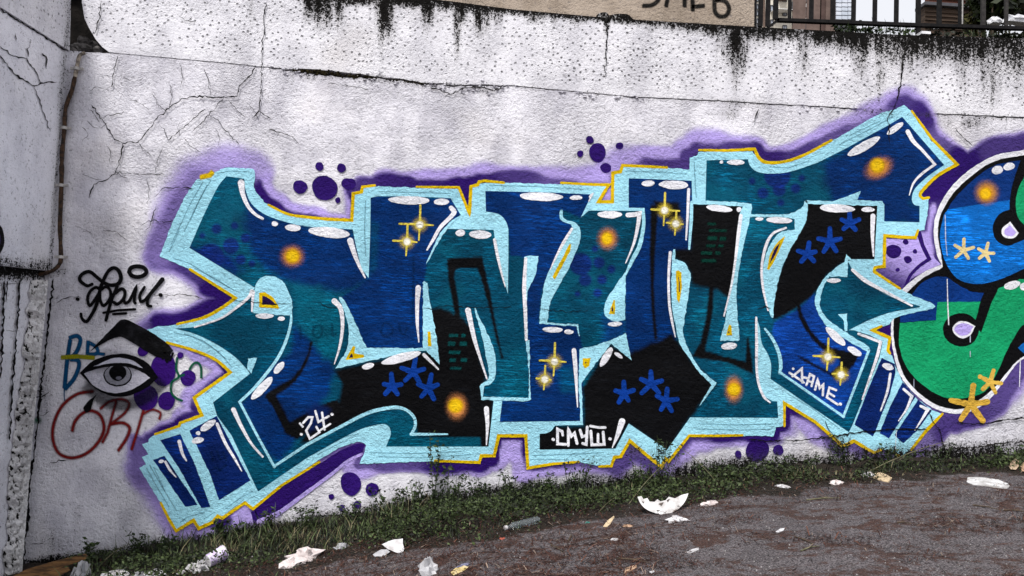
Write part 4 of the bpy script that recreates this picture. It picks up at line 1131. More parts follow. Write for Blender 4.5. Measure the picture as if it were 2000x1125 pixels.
# blue asterisk stars
def star_strokes(u, v, r, rot=0.0, seed=0, w_=9, arms=5):
    g = random.Random(seed); it = []
    for k in range(arms):
        a = rot-math.pi/2+2*math.pi*k/arms+g.uniform(-.16, .16); L = r*g.uniform(.85, 1.12)*(1.15 if k == 0 else 1)
        it.append((f'{u},{v} {u+L*math.cos(a):.1f},{v+L*math.sin(a):.1f}', [w_*1.15, w_*.95]))
    return it
for i, (u, v, r) in enumerate(((807, 727, 24), (766, 754, 19), (837, 759, 22), (1219, 768, 19), (1272, 750, 24), (1301, 783, 20), (1577, 496, 18), (1621, 471, 24), (1660, 436, 18))):
    paint_strokes('blue_star', star_strokes(u, v, r, 0.05, i, 9.5), 10.5, C_STAR, mural)
# inner cyan shapes and lines
for s in ('900,420 880,434s 862,452s 846,482s 832,516 838,508 852,480s 872,448',
          '662,580 670,582s 690,622s 716,679 826,680 826,552 829,550 834,553 840,590s 852,656s 859,712 832,685 800,688s 655,720 678,680s 681,644s 674,612s',
          '927,602 930,601 932,612 956,660s 967,692s 968,734s 958,750s 945,754 943,775 1033,777 1033,725 1027,665 1035,664 1034,725 1037,780 1030,784 940,781 938,752s 942,748s 954,740s 954,720 940,650 928,612',
          '1024,502 1030,499 1052,500 1046,536s 1030,574s 1031,662 1025,662 1022,570',
          '1094,410 1099,410 1100,426s 1118,432s 1130,440s 1134,454s 1130,480s 1110,525s 1092,558s 1074,594s 1070,630 1130,634 1132,656 1130,656 1127,638 1053,632 1056,600s 1062,560s 1074,526s 1118,446 1116,439 1098,432s 1093,422s',
          '1222,538 1221,624 1204,628s 1184,620s 1180,608s 1184,586s 1200,562s 1220,532',
          '1132,681 1158,676s 1192,665 1222,651 1233,704 1194,671 1162,712 1136,748 1139,828 1134,824 1130,750',
          '1319,487 1318,506 1324,508s 1340,516s 1348,534s 1348,550s 1340,605s 1333,648 1338,666s 1352,696s 1372,725s 1400,747 1398,752 1366,793 1372,780 1390,752 1364,725s 1347,700s 1328,672s 1318,630s 1312,590s 1312,506 1315,487',
          '1352,394 1378,392 1425,394 1468,398 1469,404 1466,420 1460,448s 1448,500s 1440,548s 1439,600s 1445,662 1442,666 1407,666 1407,660 1416,630s 1422,584s 1432,540s 1437,500 1444,420 1450,403 1353,398',
          '1466,418 1500,419 1536,418s 1560,410s 1569,402 1571,394 1577,391 1578,398 1576,425s 1566,450s 1540,494s 1522,542s 1512,590 1510,620 1507,621 1500,600s 1491,560s 1490,525s 1496,498s 1507,473s 1524,454s 1552,448 1552,427 1530,424 1466,424',
          '1572,394 1576,391 1626,393 1656,383s 1681,373 1674,391 1723,393 1727,400 1727,434 1712,434 1714,402 1577,398',
          '1653,496 1664,508 1657,507 1655,541 1620,540 1608,560s 1602,585s 1603,604s 1618,624s 1654,650s 1690,672 1699,680 1698,689 1692,686 1650,662s 1612,634s 1597,608s 1592,588s 1596,566s 1610,544s 1630,524s 1650,512',
          '1637,613 1654,612 1655,647 1650,647 1649,628',
          '494,611 498,560 508,544s 528,539s 550,548s 566,575s 571,600s 566,617',
          '484,700 502,699 490,729 483,722'):
    paint_fill('inner_outline', s, 12, C_CYAN, M_CYAN, mural, 0)
for s, w_ in (('1150,408 1256,409 1257,440s 1249,480s 1235,508s 1220,540', [6, 6, 7, 8, 8, 3]), ('1351,395 1350,430 1346,486', [6, 7, 4]), ('1697,684 1672,750 1647,814', 5), ('1648,814 1523,727', 5),
              ('1494,642 1510,664s 1522,692s 1525,716s 1523,728', [4, 6, 7, 7, 6]), ('568,598 568,630s 557,670s 538,706s 500,754s 468,785 502,850 536,912', [3, 5, 6, 6, 6, 5, 5, 5]),
              ('535,911 600,868 660,836s 720,806s 766,796s 790,799s 808,814s 811,832s 803,848', [5, 6, 6, 7, 7, 6, 6, 6, 5]), ('803,848 874,848', [6, 3])):
    paint_strokes('inner_outline', [(s, w_)], 12, C_CYAN, mural, M_CYAN)
# the yellow keyline
for s in ('524,400 562,418s 600,424s 640,428 687,430 690,378 706,375 708,365 732,362', '814,365 896,366 917,418 920,364 933,361 936,355 946,353 984,357', '1096,357 1150,360 1189,361 1169,394 1196,394 1197,338 1212,335 1216,323 1260,325 1302,327',
          '1366,293 1420,294 1474,291 1482,308s 1496,317s 1530,316s 1570,303s 1624,274', '1781,217 1820,271 1869,321 1830,344s 1800,374s 1797,382s 1803,388 1814,386', '1793,450 1788,464 1760,463 1728,460 1727,520 1709,523s 1708,531 1758,564',
          '1722,637 1704,645 1738,660 1734,684 1738,690', '1841,808 1810,840 1780,878', '1760,894 1746,884', '1722,878 1708,884 1694,877 1668,861 1656,867 1644,871 1636,862 1592,824 1532,787 1532,832', '1450,850 1400,851 1346,851 1306,901 1300,896 1292,912 1262,888 1230,861 1212,892 1200,893 1194,910 1170,911',
          '1130,902 1080,906 1031,914 1027,851 974,851 965,890 940,890 936,903 850,900', '624,902 550,948 494,994 478,982 434,1012 425,1008 415,1020 388,1032 378,1016 344,1037 330,1014 314,982', '303,848 350,832 352,826 394,811 379,777 450,727 420,702s 378,684s 326,669', '346,633 398,620s 432,602s 460,582 371,526'):
    paint_strokes('yellow_keyline', [(s, [4.5, 6.2, 6.6, 6.2, 5])], 8, C_YEL, mural, rag=0.22)
soft_stroke('yellow_smudge', '392,346 410,342 415,336', 6, 4, 8, C_YEL, mural, .9)
# small yellow-edged counters
for so, si in (('506,572 518,571 534,582s 545,600 544,603 506,600', '512,578 520,580s 534,590s 539,596 512,595'), ('675,703 689,676 694,677 692,690 711,693 711,698', '681,699 687,690 690,698'), ('835,648 841,648 843,677 836,676', None),
               ('1079,541 1112,477 1115,476 1114,490 1084,546', None), ('1189,613 1199,585 1202,587 1201,614', '1194,608 1197,596 1198,608'), ('1138,700 1154,699 1150,715 1142,720 1138,712', '1142,709 1145,705 1145,710'),
               ('1320,530 1325,528 1331,533 1332,560 1327,592 1322,585', '1325,538 1327,545 1328,570 1326,570'), ('1502,527 1498,526 1505,495s 1520,472s 1533,461 1530,472 1510,515', '1503,515 1512,488s 1524,473 1514,498s'), ('1418,655 1424,634 1428,636 1430,655', '1422,650 1424,645 1425,650')):
    c = paint_fill('counter', so, 13, C_YEL, None, mural)
    if si: paint_fill('counter_hole', si, 14, lin((34, 16, 72)), None, mural)
# white glints
for (u, v, rx, ry, rot) in \
    [(537, 437, 6.5, 5, 0), (572, 445, 16, 6.5, .1), (643, 454, 42, 10, .1), (799, 391, 39.5, 8.5, .02), (862, 394, 15, 6.5, 0), (899, 455, 9.5, 6.5, 0), (938, 458, 22.5, 8, .04), (1057, 384, 41.5, 8.5, .03), (1125, 386, 12.5, 4.5, 0),
     (1191, 419, 24.5, 7, 0), (1266, 358, 13, 6, 0), (1316, 361, 28.5, 8.5, .02), (1409, 316.5, 3, 3.5, 0), (1437, 317, 16.5, 5.5, .02), (1405, 407, 25, 7, .12), (1443, 409, 5, 4.5, 0), (1483, 427.5, 8, 3.5, 0), (1522, 430, 25, 6.5, .06),
     (1635, 407, 35, 8, .06), (1695, 409, 13, 5, .04), (1687, 286, 37, 8.5, -.53), (1748, 251, 19, 6, -.62), (1079, 644, 20, 5.5, .04), (1111, 648, 9.5, 4.5, .03), (1201, 633, 14, 4.5, -.04), (1184, 697, 22, 7, -1.05), (1208, 694, 9.5, 3.8, .6),
     (1424, 676, 15, 7, -.06), (1628, 548, 14, 4.5, .02), (1632, 657, 25, 8, .75), (1669, 686, 16, 6.5, .55), (517, 617, 18.5, 5, .03), (549.5, 622.5, 7.5, 4, 0), (783, 699, 39, 9, -.26), (719, 715, 12.5, 5.5, -.26),
     (512, 758, 29, 8.5, -.83), (545, 718, 14.5, 6.5, -.85), (386, 860, 12, 6, -.16), (406, 831, 17, 7, -.6), (387, 846, 4.5, 4, 0), (315, 901, 5.5, 3.5, -.3), (1734, 716, 11, 6.5, .35)]:
    dot('white_glint', u, v, rx, ry, 14, C_WHITE, mural, rot, wob=0.03)
for s, w_ in (('471,357 474,378s 484,402s 498,418s 513,427', [13, 9, 7, 6, 5]), ('684,470 692,495s 702,520s 713,542', [12, 9, 6, 3]), ('881,406 887,414s 880,424s 860,444s 846,468s 834,488', [9, 10, 8, 7, 6, 3]), ('966,468 972,500s 980,535s 987,560', [6, 6, 4, 2]),
              ('817,562 815,590s 815,630s 818,668', [11, 8, 6, 2]), ('653,588 665,602s 669,635s 664,675s 653,711', [11, 9, 7, 5, 2]), ('914,606 926,660s 938,700s 951,740', [11, 8, 5, 3]), ('828,693 838,703s 856,721', [7, 6, 3]), ('1027,505 1024,560s 1026,610 1028,664', [6, 8, 7, 5]),
              ('1117,447 1100,475s 1086,502s 1075,526', [5, 6, 4, 2]), ('1226,420 1240,419 1249,417 1246,440s 1238,475s 1222,514', [9, 9, 9, 7, 5, 2]), ('1121,684 1124,720s 1128,795', [9, 8, 2]), ('1345,370 1343,420s 1340,468', [6, 5, 3]),
              ('1309,493 1306,540s 1307,590s 1312,625s 1319,658', [6, 5, 5, 5, 2]), ('1447,421 1442,460s 1436,510s 1428,560s 1414,617', [7, 7, 5, 4, 3]), ('1535,445 1510,456s 1496,480s 1488,520s 1490,560s 1500,606', [4, 5, 6, 5, 5, 3]), ('1773,257 1784,276s 1800,292s 1826,321 1800,340s 1784,358s 1776,381', [9, 8, 6, 5, 5, 4, 2]),
              ('1705,422 1704,460s 1706,500', [10, 7, 3]), ('1665,527 1690,548s 1730,570s 1781,597', [6, 8, 6, 4]), ('1677,652 1720,668 1712,700s 1684,780', [5, 6, 6, 3]), ('1477,620 1478,670 1478,720s 1482,750s 1492,775s 1504,786', [4, 6, 5, 5, 5, 3]), ('456,800 470,830s 490,865s 513,892', [9, 7, 5, 4]),
              ('350,862 356,885s 364,900', [7, 6, 3]), ('424,828 440,865s 458,895s 472,920', [6, 6, 5, 2]), ('323,902 332,918s 344,932', [5, 5, 2]), ('492,568 486,580s 460,602s 430,622s 380,639', [7, 6, 5, 4, 3]), ('495,570 493,590 492,608', [6, 5, 3]),
              ('1739,730 1733,765s 1720,802', [5, 5, 3]), ('1765,760 1781,774 1770,800s 1755,822', [5, 6, 4, 2]), ('1798,793 1812,800 1800,820s 1787,840', [5, 7, 4, 2]), ('1751,838 1749,878s 1750,872', [1, 1, 1]), ('950,798 952,830s 950,869', [10, 7, 2]), ('1215,823 1206,850s 1196,874', [13, 8, 2]), ('1152,384 1157,379s 1150,393', [4, 4, 2])):
    paint_strokes('white_glint', [(s, w_)], 14, C_WHITE, mural, rag=0.06)
# sparkles
for (u, v, up, dn, lf, rt) in ((820, 439, 38, 30, 40, 26), (795, 472, 32, 27, 27, 19), (1083, 706, 36, 28, 29, 22), (1064, 741, 27, 20, 16, 12), (1298, 411, 34, 29, 26, 29), (1320, 437, 22, 22, 18, 14), (1617, 697, 36, 26, 28, 23), (1643, 732, 24, 20, 17, 13)):
    soft_disc('sparkle_glow', u, v, [(0, lin((250, 226, 90)), .8), (7, lin((240, 215, 80)), .6), (21, lin((225, 195, 60)), 0)], 14.5, mural)
    paint_strokes('sparkle', [(f'{u-lf},{v-2} {u},{v-1} {u+rt},{v+1}', [4, 4.5, 3]), (f'{u+1},{v-up} {u},{v} {u-2},{v+dn}', [4, 4.5, 3])], 15, C_SPARK, mural)
    soft_disc('sparkle_core', u, v, [(0, lin((255, 253, 240)), 1), (4, lin((255, 252, 236)), 1), (10, lin((255, 244, 190)), 0)], 15.5, mural)
# signatures inside the letters
T = lambda o, *it: [(' '.join(f'{o[0]+a},{o[1]+b}' + ('s' if len(p) > 2 else '') for p in pts for a, b in [p[:2]]), w_) for pts, w_ in it]
paint_strokes('lettering', [('586,827 591,833', 4.5), ('592,826 602,815 610,815 607,827 598,841 605,857 624,844 618,834', 4.5), ('616,803 622,824 642,813', 4.5), ('629,806 634,839', 4.5), ('626,840 645,828', 4), ('588,848 589,848.5', 5), ('648,809 649,809.3', 5.5)], 15, C_WHITE, mural, rag=.05)
paint_strokes('lettering', [('1098,843 1089,838 1089,867 1105,868', 5.5), ('1098,842 1099,850', 5), ('1110,870 1110,838 1116,852 1122,846 1127,866', 5.5), ('1133,840 1137,853 1146,850', 5.5), ('1147,834 1145,868 1138,866', 5.5), ('1154,842 1156,869 1180,868 1178,844', 5.5), ('1168,848 1168,866', 5),
                            ('1153,832 1168,835 1182,835', 5), ('1080,858 1081,858.4', 6), ('1191,857 1192,857.3', 6)], 15, C_WHITE, mural, rag=.05)
paint_strokes('lettering', [('1542,728 1570,747', 4.5), ('1548,735 1566,720 1567,747', 4.5), ('1566,736 1578,739', 4.5), ('1575,752 1582,731 1590,735 1585,754', 4.5), ('1578,744 1587,747', 4), ('1592,761 1597,741 1601,758 1608,751 1607,772', 4.5), ('1633,762 1620,757 1615,776 1636,790', 4.5), ('1618,767 1629,774', 4.5), ('1549,720 1549.4,720.4', 5), ('1641,789 1641.5,789.3', 6)], 15, C_WHITE, mural, rag=.05)
# ghost of older writing showing through
for s in ('412,884 416,900', '424,880 430,898', '436,884 442,900', '418,912 430,918 442,908', '586,640 587,662', '612,640 622,634s 630,645s 622,660s 612,654s 612,640s', '648,632 650,655s 656,652', '744,648 750,632s 764,636s 766,650s 752,658s 744,648s', '780,632 782,648s 790,652s 796,640', '806,630 808,500'):
    soft_stroke('ghost_writing', s, 2.5, 3.5, 10, lin((2, 34, 70)), mural, .36)

# ------------------------------------------------------------ the green and blue piece at the right edge
char = empty('graffiti_character', tuple(at_y(np.array(1900.), np.array(830.))), 'rounded green and bright blue graffiti letter with thick black and white outlines at the right', 'graffiti')
paint_fill('white_outline', CHAR_W, 3.6, C_WHITE, None, char, 12)
paint_fill('black_outline', '2140,292 2070,295s 2000,303s 1940,316s 1893,347s 1857,384s 1836,424s 1832,460s 1838,498s 1842,522 1807,540s 1785,558s 1766,578s 1750,606s 1745,640s 1751,690s 1769,738s 1807,777s 1849,797s 1887,796s 1935,764s 1967,727s 1991,702s 2024,684 2140,690', 4.2, C_BLACK, None, char, 10)
G = lambda base, a: (lambda V: base*(1-a*.5+a*fnoise(V[:, 0]/40, V[:, 1]/40, 3))[:, None])
paint_fill('blue_field', '1993,313 1940,324s 1892,359s 1860,393s 1851,409 1887,403 1972,391 1977,361s 1988,327s', 4.8, None, None, char, 8, colf=G(lin((6, 52, 122)), .5))
BRT = lin((10, 104, 190))
paint_fill('bright_field', '1851,409 1887,403 1972,391 1972,409 1953,417s 1939,441s 1945,468s 1967,480s 1988,473s 2005,466 2005,523 1967,540s 1927,553s 1892,553s 1865,540s 1844,505s 1836,460s 1844,420s', 4.8, None, M_BRUSH, char, 8, colf=G(BRT, .3))
GRN = lin((22, 166, 108))
paint_fill('green_field', '2004,338 1988,372s 1984,401s 1989,425s 2004,443 2030,441 2030,340', 4.8, GRN, None, char)
paint_fill('white_drop', '1973,433 1990,455 1980,465s 1961,463s 1957,447s', 5.2, C_WHITE, None, char)
paint_fill('lilac_core', '1973,440 1985,454 1977,461s 1964,459s 1962,449s', 5.8, C_LILAC, None, char)
paint_fill('blue_field', '1757,630 1762,600s 1783,573s 1801,552s 1826,541s 1850,541 1871,556s 1900,569s 1930,569 1921,589 1831,590 1828,625', 4.8, None, None, char, 8, colf=G(lin((6, 56, 132)), .4))
paint_fill('green_field', '1757,631 1828,625.5 1831,590 1921,589 1912,622 1908,640 1916,650 1937,590 1956,556s 1980,545s 2003,546 2040,560 2040,625 2000,634s 1988,647s 1967,684s 1948,727s 1924,764s 1887,777s 1849,777s 1812,759s 1775,724s 1757,679s', 4.9, None, None, char, 8, colf=G(GRN, .25))
paint_strokes('black_ring', [('1932,566 1921,590s 1914,616s 1905,640', [14, 12, 11, 10])], 5.5, C_BLACK, char)
dot('black_ring', 1877, 644, 35, 33, 5.6, C_BLACK, char, wob=.01)
paint_fill('white_drop', '1860,644s 1871,629s 1887,628s 1905,637 1895,655s 1876,661s', 6.2, C_WHITE, None, char)
paint_fill('lilac_core', '1864,644s 1873,633s 1887,632s 1901,638 1893,651s 1877,656s', 6.8, C_LILAC, None, char)
paint_fill('bright_field', '1988,679 2004,666 2040,660 2040,692 2003,694', 5.0, BRT, None, char)
paint_strokes('black_outline', [('2010,528 1985,541s 1955,553s 1925,565s 1895,563s', [12, 13, 15, 13, 12])], 5.4, C_BLACK, char)
for (u, v, rx, ry, rot) in ((1948, 332, 11.5, 8, -.1), (1971, 325, 11, 7.5, -.1), (1977, 557, 16, 8, -.2), (2000, 560, 8, 8, 0)):
    dot('white_glint', u, v, rx, ry, 6, C_WHITE, char, rot)
soft_disc('sun_spot', 1927, 376, [(0, lin((240, 170, 60)), .9), (10, lin((235, 160, 60)), .75), (20, lin((215, 150, 80)), .4), (31, lin((190, 140, 100)), 0)], 6, char)
soft_disc('sun_core', 1925, 378, [(0, lin((248, 200, 30)), 1), (7, lin((248, 195, 20)), .9), (16, lin((240, 180, 20)), 0)], 6.6, char)
paint_strokes('pale_star', star_strokes(1882, 489, 19, .1, 60, 6.5), 6.2, lin((232, 212, 150)), char)
paint_strokes('pale_star', star_strokes(1925, 494, 17, .25, 61, 6.5), 6.2, lin((232, 212, 150)), char)
paint_strokes('ochre_star', star_strokes(1896, 790, 36, .0, 62, 11), 6.2, lin((226, 180, 70)), char, rag=.25)
paint_strokes('ochre_star', star_strokes(1934, 746, 22, .3, 63, 8), 6.2, lin((226, 184, 80)), char, rag=.25)
paint_strokes('paint_drip', [('1850,545 1851,590 1853,634', [1.5, 2, 2.5])], 7, C_WHITE, char)
paint_strokes('paint_drip', [('1895,655 1895,668', [1.5, 2]), ('1895,686 1895,697', [1.5, 1.5]), ('1785,740 1785,758', [1, 1]), ('1846,420 1847,470 1850,500', [1.5, 2, 1])], 7, lin((190, 200, 220)), char)
paint_strokes('paint_drip', [('1993,700 1992,730 1991,756', [1.5, 2, 1])], 7, C_WHITE, char)

# ------------------------------------------------------------ the eye and the small tags on the left
eye = empty('graffiti_eye', tuple(at_y(np.array(230.), np.array(790.))), 'black and white painted eye with a heavy black brow and a dark teardrop', 'graffiti')
for s, w_, so, a in (('170,752 200,778s 240,790s 285,775s 315,748', 16, 14, .55), ('205,690 240,700s 290,705', 14, 12, .3)):
    soft_stroke('grey_mist', s, w_, so, 5, lin((24, 24, 30)), eye, a)
GRAPE = lin((58, 20, 120))
for (u, v, rx, ry) in ((319, 722, 26, 31), (367, 738, 15, 16), (325, 783, 16.5, 18), (285, 776, 23, 26), (279, 686, 11, 10), (352, 694, 6, 6.5)):
    dot('purple_bubble', u, v, rx, ry, 4, GRAPE, eye, wob=.035)
paint_fill('brow', '175,687 217,643s 239,624s 262,631s 300,652s 329,673 338,685 325,702 300,694s 276,680s 250,664s 232,658s 206,668s', 10, None, None, eye, 4, colf=lambda V: lin((12, 12, 14))*(1+4*smooth(.45, .75, fnoise(V[:, 0]/16, V[:, 1]/16, 3)))[:, None])
paint_strokes('brow', [('322,690 326,706', 6), ('331,687 329,702', 5), ('338,690 332,704', 4), ('316,688 318,700', 5)], 10, C_BLACK, eye)
paint_fill('eye_outline', '155,729 187,702s 239,691s 284,706s 309,737 284,759s 239,775s 194,764s', 9.4, C_BLACK, None, eye)
paint_fill('eyelid', '182,716 224,699s 261,705s 279,719 256,713s 230,710s 204,712s', 10, lin((206, 206, 220)), None, eye)
paint_fill('eye_white', '164,730 182,722 202,717s 261,717s 293,738 261,759s 224,768s 187,756s', 10, None, None, eye, 4, colf=lambda V: lin((214, 212, 224))*(0.35+0.65*smooth(715, 736, V[:, 1]))[:, None])
dot('iris', 230, 733, 28, 22, 10.6, C_BLACK, eye, wob=.01); dot('iris', 230, 732, 25.5, 20, 11.0, lin((150, 150, 160)), eye, wob=.01)
dot('pupil', 230, 728, 17, 15.5, 11.6, C_BLACK, eye, wob=.01)
paint_fill('eye_outline', '166,728 202,712s 240,709s 270,716s 292,735 262,720s 230,715s 200,718s', 11.9, C_BLACK, None, eye)
dot('gleam', 232, 738, 6, 3, 12.4, lin((120, 120, 134)), eye)
paint_fill('teardrop', '189,770 180,777s 170,786s 163,797s 169,806s 178,799s 181,785s', 10, C_BLACK, None, eye)

tagb = empty('graffiti_tag', tuple(at_y(np.array(230.), np.array(620.))), 'looping black handwritten tag with an oval and two underlines above the painted eye', 'graffiti', 'scrawled tags')
I = lin((10, 9, 12))
paint_strokes('lettering', [('180,555 170,558s 157,549s 156,541s 164,533s 176,531s 190,542s 203,552s 217,557s 231,554s 236,543s 232,529s 222,523s 212,529s 203,545s 196,563s 190,590s 181,611s 169,628s 160,622s 158,613', [6, 6.5, 7, 7, 7, 7, 7, 7, 7, 8, 8, 8, 7, 7, 7, 7, 7, 7, 7, 6, 5.5])], 10, I, tagb, rag=.08)
paint_strokes('lettering', [('195,566 188,561s 177,568s 171,582s 175,597s 184,587s 195,570', 6), ('198,565 207,560s 215,567s 215,582s 203,597s 196,587s 195,573', 6), ('229,559 217,587 207,625', 6.5), ('225,573 237,564s 244,570s 241,584s 229,594s 222,590', 6.5)], 10, I, tagb, rag=.08)
paint_strokes('lettering', [('241,585 245,592s 253,587s 266,560 262,588s 264,592', 6), ('282,561 273,577s 275,589s 284,585s 317,546', [5.5, 6, 6, 6, 9]), ('294,574 289,584s 288,596s 295,598', 6)], 10, I, tagb, rag=.08)
paint_strokes('lettering', [('252,531 256,523s 268,520s 281,523s 286,531s 280,538s 268,541s 257,538s 252,531', 8), ('202,611 230,606 264,604', 5), ('221,613.5 246,612', 5), ('151,584 152,584.5', 7), ('313,576 314,576.3', 8)], 10, I, tagb, rag=.08)

tagt = empty('graffiti_tag', tuple(at_y(np.array(145.), np.array(780.))), 'drippy teal blue tag with an olive line through it, left of the painted eye', 'graffiti', 'scrawled tags')
TB = lin((14, 78, 122))
for s, w_ in (('137,664 131,705s 126,758', 8), ('135,660 150,656s 157,664s 150,686s 136,702', 8), ('138,702 152,704s 154,716s 144,740s 127,760', 8), ('172,666 170,700', 7), ('172,668 188,678s 190,690s 172,692', 7), ('186,690 204,692', 6)):
    soft_stroke('lettering', s, w_-2, 2.2, 4.5, TB, tagt, 1)
paint_strokes('paint_drip', [('126,756 125,770 126,782', [3, 2, 2])], 4.4, TB, tagt)
soft_stroke('olive_line', '120,698 150,696 184,699', 6, 3, 5.2, lin((150, 148, 20)), tagt, .85)

tagr = empty('graffiti_tag', tuple(at_y(np.array(200.), np.array(890.))), 'blurry dark red sprayed letters below the painted eye', 'graffiti', 'scrawled tags')
RD = lin((128, 26, 26))
for s, w_ in (('182,764 150,770s 122,792s 106,824s 103,856s 114,884s 138,894s 166,887s 190,866s 203,838s 196,812s 178,802s 160,808s 146,824s 141,842', 7), ('227,784 218,815 210,845 200,864', 6), ('196,798 214,784s 238,780s 252,788s 244,806s 218,827', 6), ('216,828 240,826s 253,836s 247,856s 231,880', 7), ('281,798 270,836 257,878', 6), ('280,808 297,800s 313,806s 311,818', 5)):
    soft_stroke('lettering', s, w_-4, 4.2, 2.6, RD, tagr, .85)
tagg = empty('graffiti_tag', tuple(at_y(np.array(350.), np.array(790.))), 'thin green scribble among the purple dots right of the painted eye', 'graffiti', 'scrawled tags')
for s, w_ in (('346,698 344,720s 349,736s 336,746s 334,764s 342,776s 356,783', 4), ('349,735 360,732', 4), ('370,722 376,712s 385,708s 392,716s 393,738', 4)):
    soft_stroke('lettering', s, w_-1.5, 2, 4.6, lin((16, 92, 66)), tagg, .95)
for (u, v, r) in ((73, 821, 12), (303, 780, 9)):
    soft_disc('green_smudge', u, v, [(0, lin((20, 110, 78)), .75), (r*.5, lin((20, 110, 78)), .5), (r, lin((20, 110, 78)), 0)], 2.2, tagg, 1.1, .8)

tagk = empty('graffiti_tag', tuple(at_y(np.array(1345.), np.array(40.))), 'blurry black sprayed letters on the beige parapet beside the iron fence', 'graffiti', 'scrawled tags')
BEI = lambda P, y: at_y(P[:, 0], P[:, 1], 0.03+y*0.4)
for s in ('1256,11 1272,10s 1284,2s 1290,-14s 1276,-30s 1258,-24', '1301,12 1306,-14 1312,-34 1318,-10', '1337,12 1338,-30', '1324,-12 1338,-12', '1352,-28 1353,20', '1353,13 1375,11', '1396,-20 1396,20s 1404,31s 1418,30s 1424,16s 1416,2s 1398,0', '1396,-20 1412,-24s 1420,-12s 1400,0'):
    soft_stroke('lettering', s, 4, 4, 2, lin((18, 15, 15)), tagk, .92, mapf=BEI)
tags_ = empty('graffiti_tag', tuple(at_x(np.array(0.), np.array(480.), XC)), 'black ringed purple spot on the side wall at the left picture edge', 'graffiti', 'scrawled tags')
paint_fill('black_ring', ellipse(-14, 466, 24, 33), 1, C_BLACK, None, tags_, 0, SIDEMAP)
paint_fill('purple_core', ellipse(-16, 466, 17, 26), 2, lin((60, 50, 84)), None, tags_, 0, SIDEMAP)
paint_fill('black_core', ellipse(-22, 464, 17, 22), 3, C_BLACK, None, tags_, 0, SIDEMAP)

# ------------------------------------------------------------ cracks
C_CR = lin((20, 18, 20))
def crack(s, w_=2.2, parent=wall, layer=17, mapf=WALLMAP, seed=0):
    P, S = parse(s); C = [P[0]]; g = np.random.default_rng(int(P[0, 0]*13+P[0, 1]*7))
    for a, b in zip(P[:-1], P[1:]):
        L = np.linalg.norm(b-a); k = max(1, int(L/5)); nrm = np.array([-(b-a)[1], (b-a)[0]])/(L+1e-9)
        for j in range(1, k+1): C.append(a+(b-a)*j/k+nrm*g.normal()*1.1*(j < k))
    C = np.array(C); n = len(C)
    wid = w_*.8*(0.4+1.1*g.random(n)*(0.6+.8*fnoise(C[:, 0]/14, C[:, 1]/14, 2))); wid[0] *= .3; wid[-1] *= .2
    return paint_strokes('crack', [((C, [False]*n), list(wid))], layer, C_CR, parent, mapf=mapf, step=6, rag=.3)
for s, w_ in (('179,205 200,233 224,273 239,279 269,278 289,254 306,232 355,192 400,187 411,190 463,189 467,168 493,144 499,130', 2.4), ('200,233 211,224 237,223 248,213', 1.8), ('239,280 235,310 224,340 209,351 183,360 174,388', 2.1), ('437,190 409,224 377,256', 1.6),
              ('401,213 370,239 329,274', 1.8), ('318,290 310,306 302,340', 1.3), ('409,224 429,239 441,256 467,282', 1.7), ('224,340 254,339 284,340 321,341', 1.5), ('302,385 317,368 350,366 377,368', 1.8), ('230,108 224,138 217,170', 1.6), ('198,0 194,37 185,67', 1.8),
              ('519,5 515,36 516,60 512,110 510,165 506,217 491,231', 2.0), ('506,217 520,226 530,232', 1.8), ('524,252 546,258 571,267 585,283', 1.7), ('1186,29 1184,90 1184,120 1182,149', 2.4), ('1775,70 1768,100 1762,128 1761,152 1756,178 1752,196', 3.2), ('1752,196 1746,212 1738,222 1733,234 1738,244 1736,262 1738,280', 2.0),
              ('110,592 122,584 135,580 158,582', 1.8), ('300,575 330,577 356,575 378,578 398,583', 1.3), ('452,584 470,589 500,591 540,594 570,593', 1.3), ('620,592 640,600 660,602', 1.3), ('826,601 842,604 870,597 930,601 1000,600', 1.3), ('1056,602 1075,607 1110,609 1150,606', 1.3), ('1472,603 1490,601 1506,602', 1.6),
              ('1462,858 1500,862 1560,860 1600,856 1640,850 1680,845 1712,841 1760,838 1810,838', 2.8), ('1390,918 1450,914 1510,908 1560,902 1620,892 1640,886', 2.6), ('1770,884 1830,880 1900,874 1960,866 2040,860', 3.0), ('1868,826 1920,828 1960,820 2040,812', 2.8),
              ('1814,806 1826,828 1836,842 1840,860 1848,890', 2.0), ('1612,822 1618,838 1628,852 1640,866', 1.8), ('306,398 292,444 284,450', 1.4), ('352,238 346,250 352,262', 1.2), ('276,440 290,430 320,434 338,430', 1.7), ('1472,240 1478,222 1482,212', 2.2), ('1866,250 1880,268 1900,286', 1.8),
              ('640,162 690,168 720,176', 1.2), ('840,170 880,184 905,172 940,170 965,178 985,165', 2.2), ('870,188 890,180 910,186', 1.4), ('95,905 130,900', 1.8), ('60,1062 86,1060', 1.6), ('62,560 58,610', 1.2), ('350,32 368,40 384,44', 1.6)):
    crack(s, w_)
for s in ('176,214 186,226 196,240', '170,236 182,248 198,250 210,238', '222,330 236,344 250,348', '160,248 172,262 160,278', '286,348 292,372 288,400', '296,180 312,206 330,222', '250,190 270,200 292,214', '330,160 336,190 330,216', '352,120 356,150 352,176', '398,132 408,160 411,190', '206,280 216,296 214,318', '160,340 180,348 200,352', '270,278 284,296 298,306', '360,270 372,286 390,296',
          '446,196 462,214 478,228', '480,200 494,212 506,236', '146,440 166,448 180,460', '200,450 224,452 250,470', '310,240 322,258 330,276', '420,250 430,268 426,286', '174,178 190,170 206,176 226,164', '240,150 262,160 280,152'):
    crack(s, 1.0)
